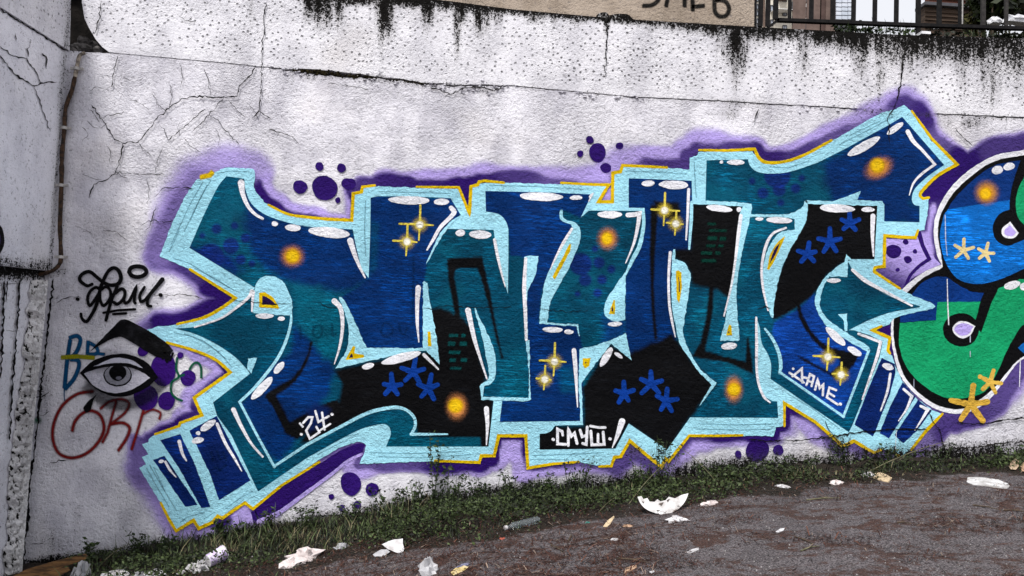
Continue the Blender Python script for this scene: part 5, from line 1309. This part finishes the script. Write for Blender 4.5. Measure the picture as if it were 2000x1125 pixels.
for s, w_ in (('104,545 98,600 88,690 80,760 72,840 60,930 55,990 48,1060 45,1120', 4.5), ('79,750 76,800 78,770', 6), ('62,900 60,925', 7), ('56,990 54,1040', 6), ('66,778 86,772 98,764', 2), ('70,808 84,812 96,803', 2), ('70,762 88,764', 2)):
    crack(s, w_)
for s, w_ in (('38,548 36,600 30,680 24,760 18,860', 4), ('8,548 6,640 2,740', 4.5), ('14,548 13,590', 3), ('12,646 24,647 38,646', 1.6), ('10,556 46,553', 1.6)):
    crack(s, w_, side, -78, SIDEMAP)
for s, w_ in (('0,108 30,146 67,168 80,162 112,160', 2.6), ('0,90 22,108 52,114 67,134 80,162', 2.2), ('67,168 75,190 82,213 99,258', 2.0), ('30,65 31,80', 2.2), ('60,76 55,112', 2.0), ('82,104 92,116 90,134', 3.5), ('0,17 60,56 100,80 134,102', 3.0)):
    crack(s, w_, side, 1, SIDEMAP)
# ------------------------------------------------------------ grass verge, debris, gravel
g4 = np.random.default_rng(77)
def px_verge(n, lo=-0.1, hi=1.0, x0=120, x1=2500, power=1.0):
    u = g4.uniform(x0, x1, n); t = lo+(hi-lo)*g4.random(n)**power
    yb = ybase(u)+4; ye = np.interp(u, GBX, GBY)
    v = yb+(ye-yb)*t
    p = ground_at(u, v); p[:, 1] = np.minimum(p[:, 1], -0.015); p[:, 2] = zg(p[:, 0], p[:, 1])
    return p, u, t
N1 = 60000
p, u, t = px_verge(N1, 0.0, 1.12)
den = fnoise(p[:, 0]*3.2, p[:, 1]*4.5, 3)+.55*(fnoise(p[:, 0]*.9+20, p[:, 1]*1.3, 2)-.5)
thin = np.interp(u, [120, 280, 420, 900, 1200, 1400, 1800, 2000, 2500], [.25, .85, 1, 1, .9, .55, .45, .5, .5])
keep = g4.random(N1) < np.clip((den-0.43)*6, 0.16, .9)*smooth(1.05, 0.45, t+(fnoise(p[:, 0]*2.3+3, p[:, 1]*2.3, 3)-.5)*1.0)*thin
p, t, den, u = p[keep], t[keep], np.clip(den[keep], .2, .8), u[keep]; n = len(p)
h = (0.014+0.075*g4.random(n)**2.6)*(0.3+1.2*den)*np.interp(t, [0, .25, .5, 1], [1.9, 1.35, 1.0, .55])*np.interp(u, [900, 1300, 2000], [1, .6, .5])
az = g4.random(n)*6.283; ln = h*(0.3+1.1*g4.random(n)); wd = 0.0018+0.0022*g4.random(n)
dx, dy = np.cos(az), np.sin(az)
Vb = np.empty((n, 6, 3))
for j, (hz, l, ww) in enumerate(((0, 0, 1), (.6, .4, .8), (1.0, 1.0, .15))):
    for s_, sg in ((0, -1), (1, 1)):
        Vb[:, 2*j+s_, 0] = p[:, 0]+dx*ln*l+sg*dy*wd*ww; Vb[:, 2*j+s_, 1] = np.minimum(p[:, 1]+dy*ln*l-sg*dx*wd*ww, -0.012); Vb[:, 2*j+s_, 2] = p[:, 2]-0.004+h*hz
base = np.arange(n)[:, None]*6
F = np.concatenate([base+np.array([[0, 1, 3, 2]]), base+np.array([[2, 3, 5, 4]])])
m = g4.random((n, 1))
tone = fnoise(p[:, 0]*1.6+70, p[:, 1]*2.5, 3)[:, None]
m = np.clip(m+(tone-.5)*1.2, 0, 1)
cg = np.where(m < .66, lin((24, 31, 18))*(0.5+0.9*g4.random((n, 1))), np.where(m < .93, lin((82, 96, 60))*(0.7+.6*g4.random((n, 1))), lin((128, 120, 92))*(0.5+.6*g4.random((n, 1)))))
tag(mesh_obj('verge_grass', Vb.reshape(-1, 3), F, M_LEAF, col=np.repeat(cg, 6, 0)), 'dark green grass growing along the foot of the wall', 'grass', kind='stuff')
# small broad leaves (clover, moss)
N2 = 60000
p, u, t = px_verge(N2, -0.02, 1.05, power=1.15)
den = fnoise(p[:, 0]*2.1+9, p[:, 1]*3.0+4, 3)-.5*(fnoise(p[:, 0]*.9+20, p[:, 1]*1.3, 2)-.5)
thin = np.interp(u, [120, 260, 420, 1250, 1500, 2500], [.15, .9, 1, .8, .42, .4])
k = g4.random(N2) < np.clip((den-0.43)*6, 0.12, 1)*smooth(1.05, .5, t+(fnoise(p[:, 0]*2.3+3, p[:, 1]*2.3, 3)-.5)*1.0)*thin
p, den = p[k], den[k]; n = len(p)
mound = 0.055*np.clip(den-.35, 0, 1)/.4
p[:, 2] += 0.004+mound*g4.random(n)*2.2
p[:, 1] = np.minimum(p[:, 1], -0.02)
V, F, c_ = leaves_at(p, .016, (7, 11, 6), (72, 86, 50), g4, 1.7)
c_ = c_*np.repeat(.55+.95*fnoise(p[:, 0]*1.9+3, p[:, 1]*2.4+8, 3), 4)[:, None]
tag(mesh_obj('low_leaves', V, F, M_LEAF, col=c_), 'tiny broad leaves and moss among the grass under the wall', 'ground cover', kind='stuff')
# dead leaves, bark bits and pine needles
N3 = 80000
u = g4.uniform(-100, 2250, N3); v = g4.uniform(895, 1240, N3)
ok = v > ybase(u)+8; u, v = u[ok], v[ok]
p = ground_at(u, v); p[:, 1] = np.minimum(p[:, 1], -0.03)
lay = fnoise(p[:, 0]*1.3, p[:, 1]*2.6, 4)
edge = smooth(0.45, 0.0, np.abs(verge(p[:, 0])-p[:, 1]-0.02))
k = g4.random(len(p)) < np.clip((lay-.46)*6, .012, 1)+edge*.75
p = p[k]; n = len(p)
a = g4.random(n)*6.283; L = 0.006+0.024*g4.random(n)**2.2; Wd = np.where(g4.random(n) < .78, .0015, np.minimum(L*(.15+.3*g4.random(n)), .0032))
tx, ty = np.cos(a), np.sin(a); zz = zg(p[:, 0], p[:, 1])+.002+.004*g4.random(n)
tilt = g4.normal(size=n)*.35
V = np.empty((n, 4, 3))
for j, (sa, sb) in enumerate(((-1, -1), (1, -1), (1, 1), (-1, 1))):
    V[:, j, 0] = p[:, 0]+tx*L*sa-ty*Wd*sb; V[:, j, 1] = p[:, 1]+ty*L*sa+tx*Wd*sb; V[:, j, 2] = zz+np.abs(tilt)*L+tilt*L*sa*.8
m = g4.random((n, 1))
cd = np.where(m < .45, lin((56, 31, 25)), np.where(m < .72, lin((84, 54, 42)), np.where(m < .92, lin((34, 24, 20)), lin((126, 110, 98)))))*(0.6+.8*g4.random((n, 1)))
M_DEB = simple_mat('leaf_litter', (0.9, 0.9, 0.9), (1.1, 1.1, 1.1), 20, .9, 0, attr=True)
tag(mesh_obj('leaf_debris', V.reshape(-1, 3), np.arange(4*n).reshape(-1, 4), M_DEB, col=np.repeat(cd, 4, 0)), 'brown needles and bits of dead leaf strewn over the asphalt', 'leaf litter', kind='stuff')
# gravel
N5 = 22000
u = g4.uniform(-50, 2200, N5); v = g4.uniform(930, 1230, N5); ok = v > ybase(u)+30; p = ground_at(u[ok], v[ok]); n = len(p)
r = .0018+.006*g4.random(n)**4
oc = np.array([(1, 0, 0), (-1, 0, 0), (0, 1, 0), (0, -1, 0), (0, 0, 1), (0, 0, -.4)])
V = p[:, None, :]+oc[None]*r[:, None, None]*(0.7+.6*g4.random((n, 6, 1)))
of = np.array([(0, 2, 4), (2, 1, 4), (1, 3, 4), (3, 0, 4), (2, 0, 5), (1, 2, 5), (3, 1, 5), (0, 3, 5)])
F = (np.arange(n)[:, None, None]*6+of[None]).reshape(-1, 3)
cc = np.repeat((0.05+.26*g4.random((n, 1))**2)*np.array([[1, .95, .95]]), 6, 0)
tag(mesh_obj('gravel', V.reshape(-1, 3), F, M_DEB, col=cc), 'loose grit on the asphalt', 'gravel', kind='stuff')

# ------------------------------------------------------------ single weeds at the foot of the wall
def weed(u, v, hpx, seed, label, stems=3, spread=10, dark=True, leaf=.014, lean=.2):
    gg = np.random.default_rng(seed)
    p = ground_at(np.array([float(u)]), np.array([float(v)]))[0]; p[1] = min(p[1], -.05); p[2] = zg(p[0], p[1])
    sc_ = (p[1]-CAM[1])/F_PX
    t = empty('wall_weed', tuple(p), label, 'weed', 'weeds at the foot of the wall')
    q = []; c0, c1 = ((14, 22, 11), (64, 82, 44)) if dark else ((40, 56, 22), (92, 112, 54))
    for i in range(stems):
        H = (hpx*sc_*(0.6+.4*gg.random()) if i else hpx*sc_)*1.12
        lx = gg.normal()*spread*sc_*.5; top = p+np.array([lx+lean*H*gg.normal()*.5, -.01-.03*gg.random(), H])
        b0 = p+np.array([lx*.3, 0, -.01]); mid = (b0+top)/2+np.array([gg.normal()*.02, -.01, 0])
        for a in (b0, mid, top): a[1] = min(a[1], -.03)
        path = [b0, b0*.45+mid*.55, mid, mid*.5+top*.5, top]
        mesh_obj('stem', *tube_vf(path, [.0035, .003, .0026, .002, .001], 5), M_WEED, t)
        for k in range(int(10+H*70)):
            s = gg.random()**.8; w0 = b0*(1-s)+top*s+np.array([gg.normal()*.022, -abs(gg.normal())*.016, gg.normal()*.012]); q.append(w0)
    q = np.array(q); q[:, 1] = np.minimum(q[:, 1], -.028)
    V, F, c_ = leaves_at(q, leaf, c0, c1, gg, 1.9)
    V[:, 1] = np.minimum(V[:, 1], -.02)
    mesh_obj('leaves', V, F, M_LEAF, t, col=c_)
    return t
M_WEED = simple_mat('weed_stem', (0.03, 0.04, 0.018), (0.06, 0.075, 0.03), 30, .7, 0)
for i, (u, v, h_, st, sp, lf, lab) in enumerate((
    (848, 985, 125, 3, 14, .016, 'tallest thin dark weed reaching the cyan outline at mid left'), (880, 990, 70, 4, 26, .014, 'bushy weed right beside the tallest thin weed'), (815, 992, 50, 4, 24, .014, 'low weed left of the tallest thin weed'),
    (1292, 945, 85, 4, 20, .012, 'wiry weed growing in front of the black pointed letter tip'), (1250, 950, 50, 4, 28, .012, 'low dark weed left of the torn foam plate'), (1120, 958, 60, 5, 40, .013, 'spreading dark weed under the white signature on black'),
    (990, 978, 52, 3, 16, .014, 'small upright weed under the purple arch'), (1640, 908, 55, 5, 36, .012, 'dark weed at the lower left corner of the right cyan corner'), (175, 1094, 34, 3, 14, .016, 'small leafy weed above the plywood scrap'),
    (272, 1080, 36, 4, 20, .016, 'leafy weed under the cyan lower left corner'), (335, 1078, 30, 5, 36, .016, 'low round weed beside the yellow lower left corner'), (525, 1040, 46, 4, 24, .014, 'weed in front of the long purple shadow stripe'),
    (600, 1030, 44, 5, 40, .014, 'bushy weed under the group of purple dots'), (700, 1015, 36, 5, 44, .013, 'low spreading weed right of the purple dots'), (1430, 935, 30, 5, 50, .012, 'flat weed clump below the big purple dot group'),
    (430, 1056, 40, 5, 30, .017, 'leafy weed right of the round weed under the cyan corner'), (770, 1002, 46, 5, 34, .015, 'leafy weed above the folded white paper'), (930, 985, 52, 5, 30, .015, 'weed clump under the right end of the teal tail'), (1060, 968, 44, 4, 26, .014, 'weed under the left end of the white signature'),
    (1370, 935, 34, 5, 36, .013, 'leafy clump right of the black pointed letter tip'), (1560, 918, 30, 5, 40, .012, 'leafy clump right of the big purple dot group'), (1730, 905, 34, 5, 40, .012, 'leafy clump under the tip of the right cyan corner'),
    (1830, 905, 36, 4, 60, .011, 'grassy weed under the green graffiti letter'), (1965, 900, 30, 4, 40, .014, 'brownish leafy weed at the right edge of the wall'))):
    weed(u, v, h_, 300+i, lab, st+2, sp*1.25, True, lf*1.25)
# long dry stalks
M_STALK = simple_mat('dry_stalk', (0.07, 0.07, 0.035), (0.18, 0.165, 0.10), 30, .8, 0)
for i, (a, b, lab) in enumerate((((1405, 950), (1325, 872), 'long dry stalk leaning left past the black letter tip'), ((1228, 985), (1300, 905), 'dry stalk leaning right beside the torn plate'), ((1690, 925), (1850, 862), 'longest dry stalk lying low under the right corner'),
                                 ((560, 1075), (585, 1030), 'short pale stalk in the grass below the purple dots'), ((1170, 1000), (1215, 968), 'pale stalk in the grass left of the plate'), ((190, 1110), (255, 1062), 'dark bare twig left of the round weed'))):
    A = ground_at(np.array([float(a[0])]), np.array([float(a[1])]))[0]; B = at_y(np.array(float(b[0])), np.array(float(b[1])), min(A[1]*.6, -.05))
    mid = (A+B)/2+np.array([0, -.01, .03])
    o = empty('dry_stalk', tuple(A), lab, 'stalk', 'dry stalks in the verge')
    mesh_obj('stem', *tube_vf([A, A*.5+mid*.5+np.array([0, 0, .008]), mid, mid*.5+B*.5+np.array([0, 0, .008]), B], [.004, .0035, .003, .0025, .0012], 5), M_STALK, o)
    for k in range(3):
        s = .4+.2*k; q0 = A*(1-s)+B*s; q1 = q0+np.array([.05*(-1)**k, -.02, .05]); mesh_obj('side_shoot', *tube_vf([q0, q1], [.0018, .0008], 4), M_STALK, o)

# ------------------------------------------------------------ litter
M_FOAM = simple_mat('white_foam', (0.36, 0.34, 0.33), (0.70, 0.70, 0.71), 12, .7, .3, .006)
M_PAPER = simple_mat('crumpled_paper', (0.55, 0.48, 0.47), (0.74, 0.68, 0.67), 18, .85, .5, .01)
M_PAPERW = simple_mat('white_paper', (0.40, 0.38, 0.38), (0.72, 0.72, 0.75), 16, .7, .3, .008)
M_CARD = simple_mat('brown_card', (0.36, 0.22, 0.14), (0.50, 0.33, 0.22), 14, .85, .3, .005)
M_TAN = simple_mat('tan_card', (0.55, 0.42, 0.26), (0.66, 0.52, 0.34), 14, .85, .3, .005)
M_GREYPL = simple_mat('grey_plastic', (0.32, 0.32, 0.34), (0.50, 0.50, 0.52), 14, .4, .2, .005)
M_PLY = simple_mat('weathered_plywood', (0.055, 0.028, 0.011), (0.23, 0.115, 0.04), 6, .8, .4, .006, stretch=(1, 6, 6))
def gp(u, v):
    return ground_at(np.array([float(u)]), np.array([float(v)]))[0]
def plate(name, pts_px, th, mat, label, cat, lift=.012, tiltv=0.0, curl=0.0, group=None, step=6):
    """a flat scrap lying on the ground: outline traced on the ground plane, real thickness, slightly curled"""
    O, _ = curve(pts_px, True, step); V, Tt = cdt_fill(O, step*1.6)
    c = O.mean(0); C0 = gp(*c)
    z0 = C0[2]
    def gm(Q):
        d = ray(Q[:, 0], Q[:, 1]); t_ = (z0-CAM[2])/d[:, 2]; P_ = CAM+d*t_[:, None]
        P_[:, 2] = zg(P_[:, 0], P_[:, 1])+lift
        r = np.hypot(P_[:, 0]-C0[0], (P_[:, 1]-C0[1]))
        P_[:, 2] += tiltv*(P_[:, 1]-C0[1])+curl*r**2+.006*(fnoise(Q[:, 0]/9, Q[:, 1]/9, 2)-.5)
        return P_
    top = gm(V); ob = gm(O); lo = ob-np.array([0, 0, th]); n = len(O); b = len(V)
    Fs = [tuple(x) for x in Tt]+[(b+i, b+(i+1) % n, b+n+(i+1) % n, b+n+i) for i in range(n)]+[tuple(b+n+i for i in range(n))]
    return tag(mesh_obj(name, np.vstack([top, ob, lo]), Fs, mat), label, cat, group)
# torn foam plate: shallow dished crescent
plate_t = empty('foam_plate', tuple(gp(1292, 990)), 'large torn white foam plate lying in the grass, shaped like a crescent', 'plate', 'litter on the ground')
def dish(s, lift, curl_, mat, name, parent, tilt=0.55):
    O, _ = curve(s, True, 4); V, Tt = cdt_fill(O, 6)
    C0 = gp(1294, 1004)
    def gm(Q):
        # the plate stands tilted against the grass: plane through its lower rim leaning back
        y = C0[1]+(1004-Q[:, 1])*.0045*.75
        P_ = at_y(Q[:, 0], Q[:, 1], 0.0); d = ray(Q[:, 0], Q[:, 1]); P_ = CAM+d*((y-CAM[1])/d[:, 1])[:, None]
        r = np.abs(Q[:, 0]-1294)/48
        P_[:, 1] -= .02*r**2
        return P_
    top = gm(V); ob = gm(O); bk_ = ob+np.array([0, .006, -.003]); n = len(O); b = len(V)
    Fs = [tuple(x) for x in Tt]+[(b+i, b+(i+1) % n, b+n+(i+1) % n, b+n+i) for i in range(n)]+[tuple(b+n+i for i in range(n))]
    return mesh_obj(name, np.vstack([top, ob, bk_]), Fs, mat, parent)
dish('1244,969 1252,968 1256,974 1264,972 1268,979 1278,980 1284,975 1290,979 1300,977 1306,970 1318,973 1330,966 1343,962 1338,976s 1328,990s 1314,1000s 1298,1005s 1280,1002s 1262,994s 1250,982s', 0, 0, M_FOAM, 'dish', plate_t)
for s in ('1253,978 1257,980 1255,983', '1286,984 1296,981 1292,988', '1302,977 1308,974 1304,981', '1282,996 1289,997 1284,999'):
    d_ = dish(s, 0, 0, simple_mat('soil_smear', (0.05, 0.04, 0.035), (0.1, 0.08, 0.07), 30, .9, 0), 'soil_smear', plate_t)
    for v_ in d_.data.vertices: v_.co.y -= .004; v_.co.z += .002
# white carton corner
car = empty('paper_carton', tuple(gp(770, 1072)), 'clean white folded paper sheet standing on the edge of the grass', 'paper', 'litter on the ground')
def standing(name, s, parent, mat, lean=.5, bulge=.02, foot=1080, th=.003):
    O, _ = curve(s, True, 4); V, Tt = cdt_fill(O, 7); C0 = gp(O[:, 0].mean(), foot)
    def gm(Q):
        y = C0[1]+(foot-Q[:, 1])*.0043*lean; d = ray(Q[:, 0], Q[:, 1]); P_ = CAM+d*((y-CAM[1])/d[:, 1])[:, None]
        P_[:, 1] += bulge*np.sin((Q[:, 0]-O[:, 0].min())/max(1, np.ptp(O[:, 0]))*5)+.012*(fnoise(Q[:, 0]/8, Q[:, 1]/8, 2)-.5)
        return P_
    top = gm(V); ob = gm(O); bk_ = ob+np.array([0, th, 0]); n = len(O); b = len(V)
    Fs = [tuple(x) for x in Tt]+[(b+i, b+(i+1) % n, b+n+(i+1) % n, b+n+i) for i in range(n)]+[tuple(b+n+i for i in range(n))]
    return mesh_obj(name, np.vstack([top, ob, bk_]), Fs, mat, parent)
standing('sheet', '746,1063 770,1054 787,1051 787,1060 790,1072 785,1081 770,1078 758,1074', car, M_PAPERW, .6, .012, 1082)
standing('grey_flap', '728,1083 744,1074 756,1072 762,1077 748,1087 732,1088', car, M_GREYPL, .8, .01, 1089)
# crumpled tissues and scraps
def gcr(u, v, sx, sy, sz, seed, mat, label, cat='paper', rot=0.0, rough=.4):
    q = gp(u, v); q[2] -= .012
    return crumple('litter_scrap' if cat == 'scrap' else 'crumpled_'+('paper' if cat == 'paper' else 'wrapper'), q, (sx, sy, sz), seed, mat, label, cat, rot, 16, rough, 'litter on the ground')
gcr(600, 1090, .105, .07, .05, 101, M_PAPER, 'upper lump of pinkish crumpled tissue in the grass', rot=.3, rough=.55)
gcr(574, 1104, .075, .05, .04, 102, M_PAPER, 'lower lump of pinkish crumpled tissue at the grass edge', rot=.2, rough=.55)
gcr(390, 1116, .07, .06, .055, 103, M_PAPERW, 'white crumpled paper beside the printed cup', rough=.45)
gcr(668, 1070, .055, .03, .03, 104, M_GREYPL, 'small grey plastic film in the grass', 'scrap', rot=.5)
gcr(1322, 1017, .075, .035, .028, 105, M_PAPERW, 'small white tissue just below the torn plate', rot=.1, rough=.5)
gcr(1388, 985, .065, .035, .022, 106, M_PAPER, 'pale torn paper right of the torn plate', rot=.6, rough=.6)
gcr(838, 1118, .06, .055, .06, 107, M_GREYPL, 'crumpled white and black carton at the bottom edge', rough=.5)
gcr(1202, 1054, .04, .018, .012, 108, M_PAPERW, 'tiny white scrap on the asphalt left of the plate', 'scrap', rough=.6)
gcr(1695, 930, .05, .03, .03, 109, M_PAPERW, 'white scrap in the grass left of the split board', 'scrap')
gcr(1530, 952, .05, .02, .022, 110, M_PAPERW, 'blue white scrap of film in the grass', 'scrap', rot=-.6)
gcr(1635, 945, .06, .03, .025, 111, M_PAPER, 'pale crumpled scrap in the grass below the right corner', 'scrap')
gcr(982, 1052, .025, .02, .012, 112, simple_mat('red_scrap', (0.35, 0.08, 0.05), (0.45, 0.12, 0.08), 9, .7, .2), 'tiny red scrap at the grass edge', 'scrap')
gcr(1228, 1027, .045, .025, .012, 113, M_CARD, 'small reddish brown scrap beside the tan wedge', 'scrap')
gcr(1148, 1021, .02, .015, .012, 114, simple_mat('green_scrap', (0.02, 0.28, 0.24), (0.03, 0.36, 0.30), 9, .6, .2), 'tiny green plastic scrap at the grass edge', 'scrap')
gcr(355, 1120, .028, .025, .022, 115, M_PAPERW, 'small white nub of paper left of the cup', 'scrap')
# printed paper cup lying on its side
cup = empty('paper_cup', tuple(gp(418, 1108)), 'crushed paper cup with a lilac print lying on its side', 'cup', 'litter on the ground')
A = gp(404, 1112)+np.array([0, 0, .055]); B = gp(436, 1097)+np.array([0, 0, .06])
M_CUP = simple_mat('printed_cup', (0.50, 0.38, 0.66), (0.84, 0.82, 0.88), 26, .5, .1)
mesh_obj('cup_body', *tube_vf([A, A*.5+B*.5, B], [.045, .05, .057], 16, cap=False), M_CUP, cup, smooth_shade=True)
mesh_obj('rim', *tube_vf([B-(B-A)*.03, B+(B-A)*.03], [.060, .060], 16, cap=False), M_PAPERW, cup, smooth_shade=True)
mesh_obj('cup_base', *tube_vf([A, A+(B-A)*.02], [.044, .044], 16), M_PAPERW, cup)
# clear plastic bottle
mb, nb2, bb, ob2 = new_mat('clear_plastic'); bb.inputs['Base Color'].default_value = (.70, .78, .82, 1); bb.inputs['Roughness'].default_value = .12; bb.inputs['Transmission Weight'].default_value = .9; bb.inputs['IOR'].default_value = 1.25
bot = empty('plastic_bottle', tuple(gp(1020, 1030)), 'clear crushed plastic bottle half hidden in the grass', 'bottle', 'litter on the ground')
A = gp(988, 1036)+np.array([0, 0, .018]); B = gp(1053, 1020)+np.array([0, 0, .02])
pth = [A+(B-A)*s for s in np.linspace(0, 1, 22)]
rr = [.011, .012, .012, .018, .024, .026]+[.026-.003*(k % 2) for k in range(14)]+[.024, .016]
mesh_obj('bottle_body', *tube_vf(pth, rr, 14), mb, bot, smooth_shade=True)
mesh_obj('cap', *tube_vf([A-(B-A)*.04, A+(B-A)*.03], [.0155, .0155], 12), M_PAPERW, bot)
# boards, card and slivers on the ground
plate('white_board', '1888,940 1890,934 1920,937 1950,942 1968,948 1973,953 1966,955 1940,952 1900,945', .006, M_FOAM, 'long splintered white board at the right edge of the road', 'board', .006, group='litter on the ground')
plate('split_board', '1700,930 1712,926 1730,930 1742,936 1736,941 1716,936', .012, M_TAN, 'short split pale board in the grass below the right corner', 'board', .006, group='litter on the ground')
plate('tan_wedge', '1178,1026 1186,1018 1199,1010 1200,1013 1192,1024 1186,1027', .004, M_TAN, 'tan cardboard wedge at the grass edge', 'cardboard', .006, group='litter on the ground')
plate('brown_cardboard', '1219,1120 1222,1111 1232,1108 1242,1106 1244,1110 1236,1115 1228,1117', .004, M_CARD, 'brown torn cardboard piece on the asphalt near the bottom edge', 'cardboard', .006, group='litter on the ground')
plate('white_sliver', '1338,1079 1352,1075 1364,1074 1365,1077 1350,1081', .004, M_PAPERW, 'thin white sliver on the asphalt below the plate', 'scrap', .006, group='litter on the ground')
plate('white_sliver', '1515,1038 1524,1035 1533,1034 1530,1038 1520,1040', .004, M_PAPERW, 'small white sliver in the middle of the road', 'scrap', .006, group='litter on the ground')
plate('white_sliver', '1268,1118 1276,1117 1279,1119 1272,1121', .004, M_PAPERW, 'smallest white sliver beside the brown cardboard', 'scrap', .006, group='litter on the ground')
plate('foil_wrapper', '880,1116 890,1110 906,1108 915,1111 905,1118 886,1123', .003, simple_mat('yellow_wrapper', (0.60, 0.44, 0.12), (0.72, 0.60, 0.40), 30, .4, .3), 'yellow and pale foil wrapper at the bottom edge', 'wrapper', .006, group='litter on the ground')
plate('dark_wrapper', '888,1109 900,1103 914,1102 918,1105 905,1108', .003, simple_mat('blue_wrapper', (0.10, 0.10, 0.18), (0.24, 0.24, 0.34), 30, .4, .3), 'dark blue scrap of wrapper above the yellow one', 'wrapper', .006, group='litter on the ground')
plate('dry_leaf', '1970,912 1978,903 1988,905 1992,912 1984,918 1974,917', .002, simple_mat('dry_leaf', (0.42, 0.30, 0.20), (0.55, 0.42, 0.30), 14, .8, .2), 'big curled tan leaf at the right edge of the verge', 'leaf', .012, .02, .1, 'dry leaves')
plate('dry_leaf', '1992,914 2000,910 2012,914 2006,922 1996,921', .002, M_CARD, 'darker brown leaf cut by the right picture edge', 'leaf', .012, .02, .1, 'dry leaves')
# plywood sheets and plastic bags in the left corner
ply = empty('plywood_scrap', tuple(gp(110, 1118)), 'broken weathered brown plywood sheets leaning in the left corner', 'plywood', 'litter on the ground')
standing('upper_sheet', '20,1128 52,1112 100,1098 140,1088 166,1082 172,1090 150,1098 110,1112 70,1130', ply, M_PLY, .9, .004, 1128, .014)
standing('lower_sheet', '60,1135 84,1120 110,1112 132,1108 136,1114 118,1124 100,1136', ply, M_PLY, .7, .004, 1134, .014)
gcr(158, 1124, .06, .05, .07, 116, M_GREYPL, 'translucent grey plastic film beside the plywood', 'scrap', rough=.5)
bgt = empty('plastic_bag', tuple(gp(225, 1124)), 'large flattened white plastic bag with grey creases at the bottom edge', 'bag', 'litter on the ground')
standing('bag_skin', '184,1140 196,1122 220,1116 244,1112 254,1120 258,1140', bgt, M_PAPERW, .9, .02, 1138, .02)
standing('grey_fold', '200,1140 210,1126 236,1120 246,1124 246,1140', bgt, M_GREYPL, .82, .012, 1138, .004)
gcr(300, 1128, .07, .06, .04, 118, M_PAPERW, 'pale grey blue plastic scrap at the bottom edge', 'scrap')
gcr(270, 1130, .05, .05, .035, 119, M_GREYPL, 'grey plastic scrap between the bag and the blue one', 'scrap')
# sticks on the asphalt
for i, (a, b, lab) in enumerate((((1206, 1092), (1272, 1102), 'dark straight twig in the middle of the road'), ((1076, 1066), (1100, 1080), 'short dark twig below the grass edge'), ((1552, 1050), (1588, 1064), 'thin twig right of the road centre'), ((1564, 1078), (1600, 1068), 'pale twig crossing below the thin twig'),
                                 ((1575, 978), (1640, 974), 'pale straight stick along the grass edge'), ((1900, 988), (1956, 998), 'dark branch on the right part of the road'), ((1752, 1022), (1778, 1024), 'short black twig on the right part of the road'), ((1110, 1058), (1118, 1046), 'tiny twig by the grass edge'), ((1960, 998), (2010, 1002), 'dark branch end cut by the right edge'))):
    A = gp(*a)+np.array([0, 0, .006]); B = gp(*b)+np.array([0, 0, .006])
    tw = empty('twig', tuple(A), lab, 'twig', 'twigs on the road')
    mid = A*.5+B*.5+np.array([0, .008, .004])
    mesh_obj('stick', *tube_vf([A, mid, B], [.005, .0045, .002], 6), M_TWIG if i not in (3, 4) else M_STALK, tw)
    mesh_obj('side_shoot', *tube_vf([mid, mid+(B-A)*.22+np.array([0, .02, .008])], [.003, .001], 5), M_TWIG if i not in (3, 4) else M_STALK, tw)
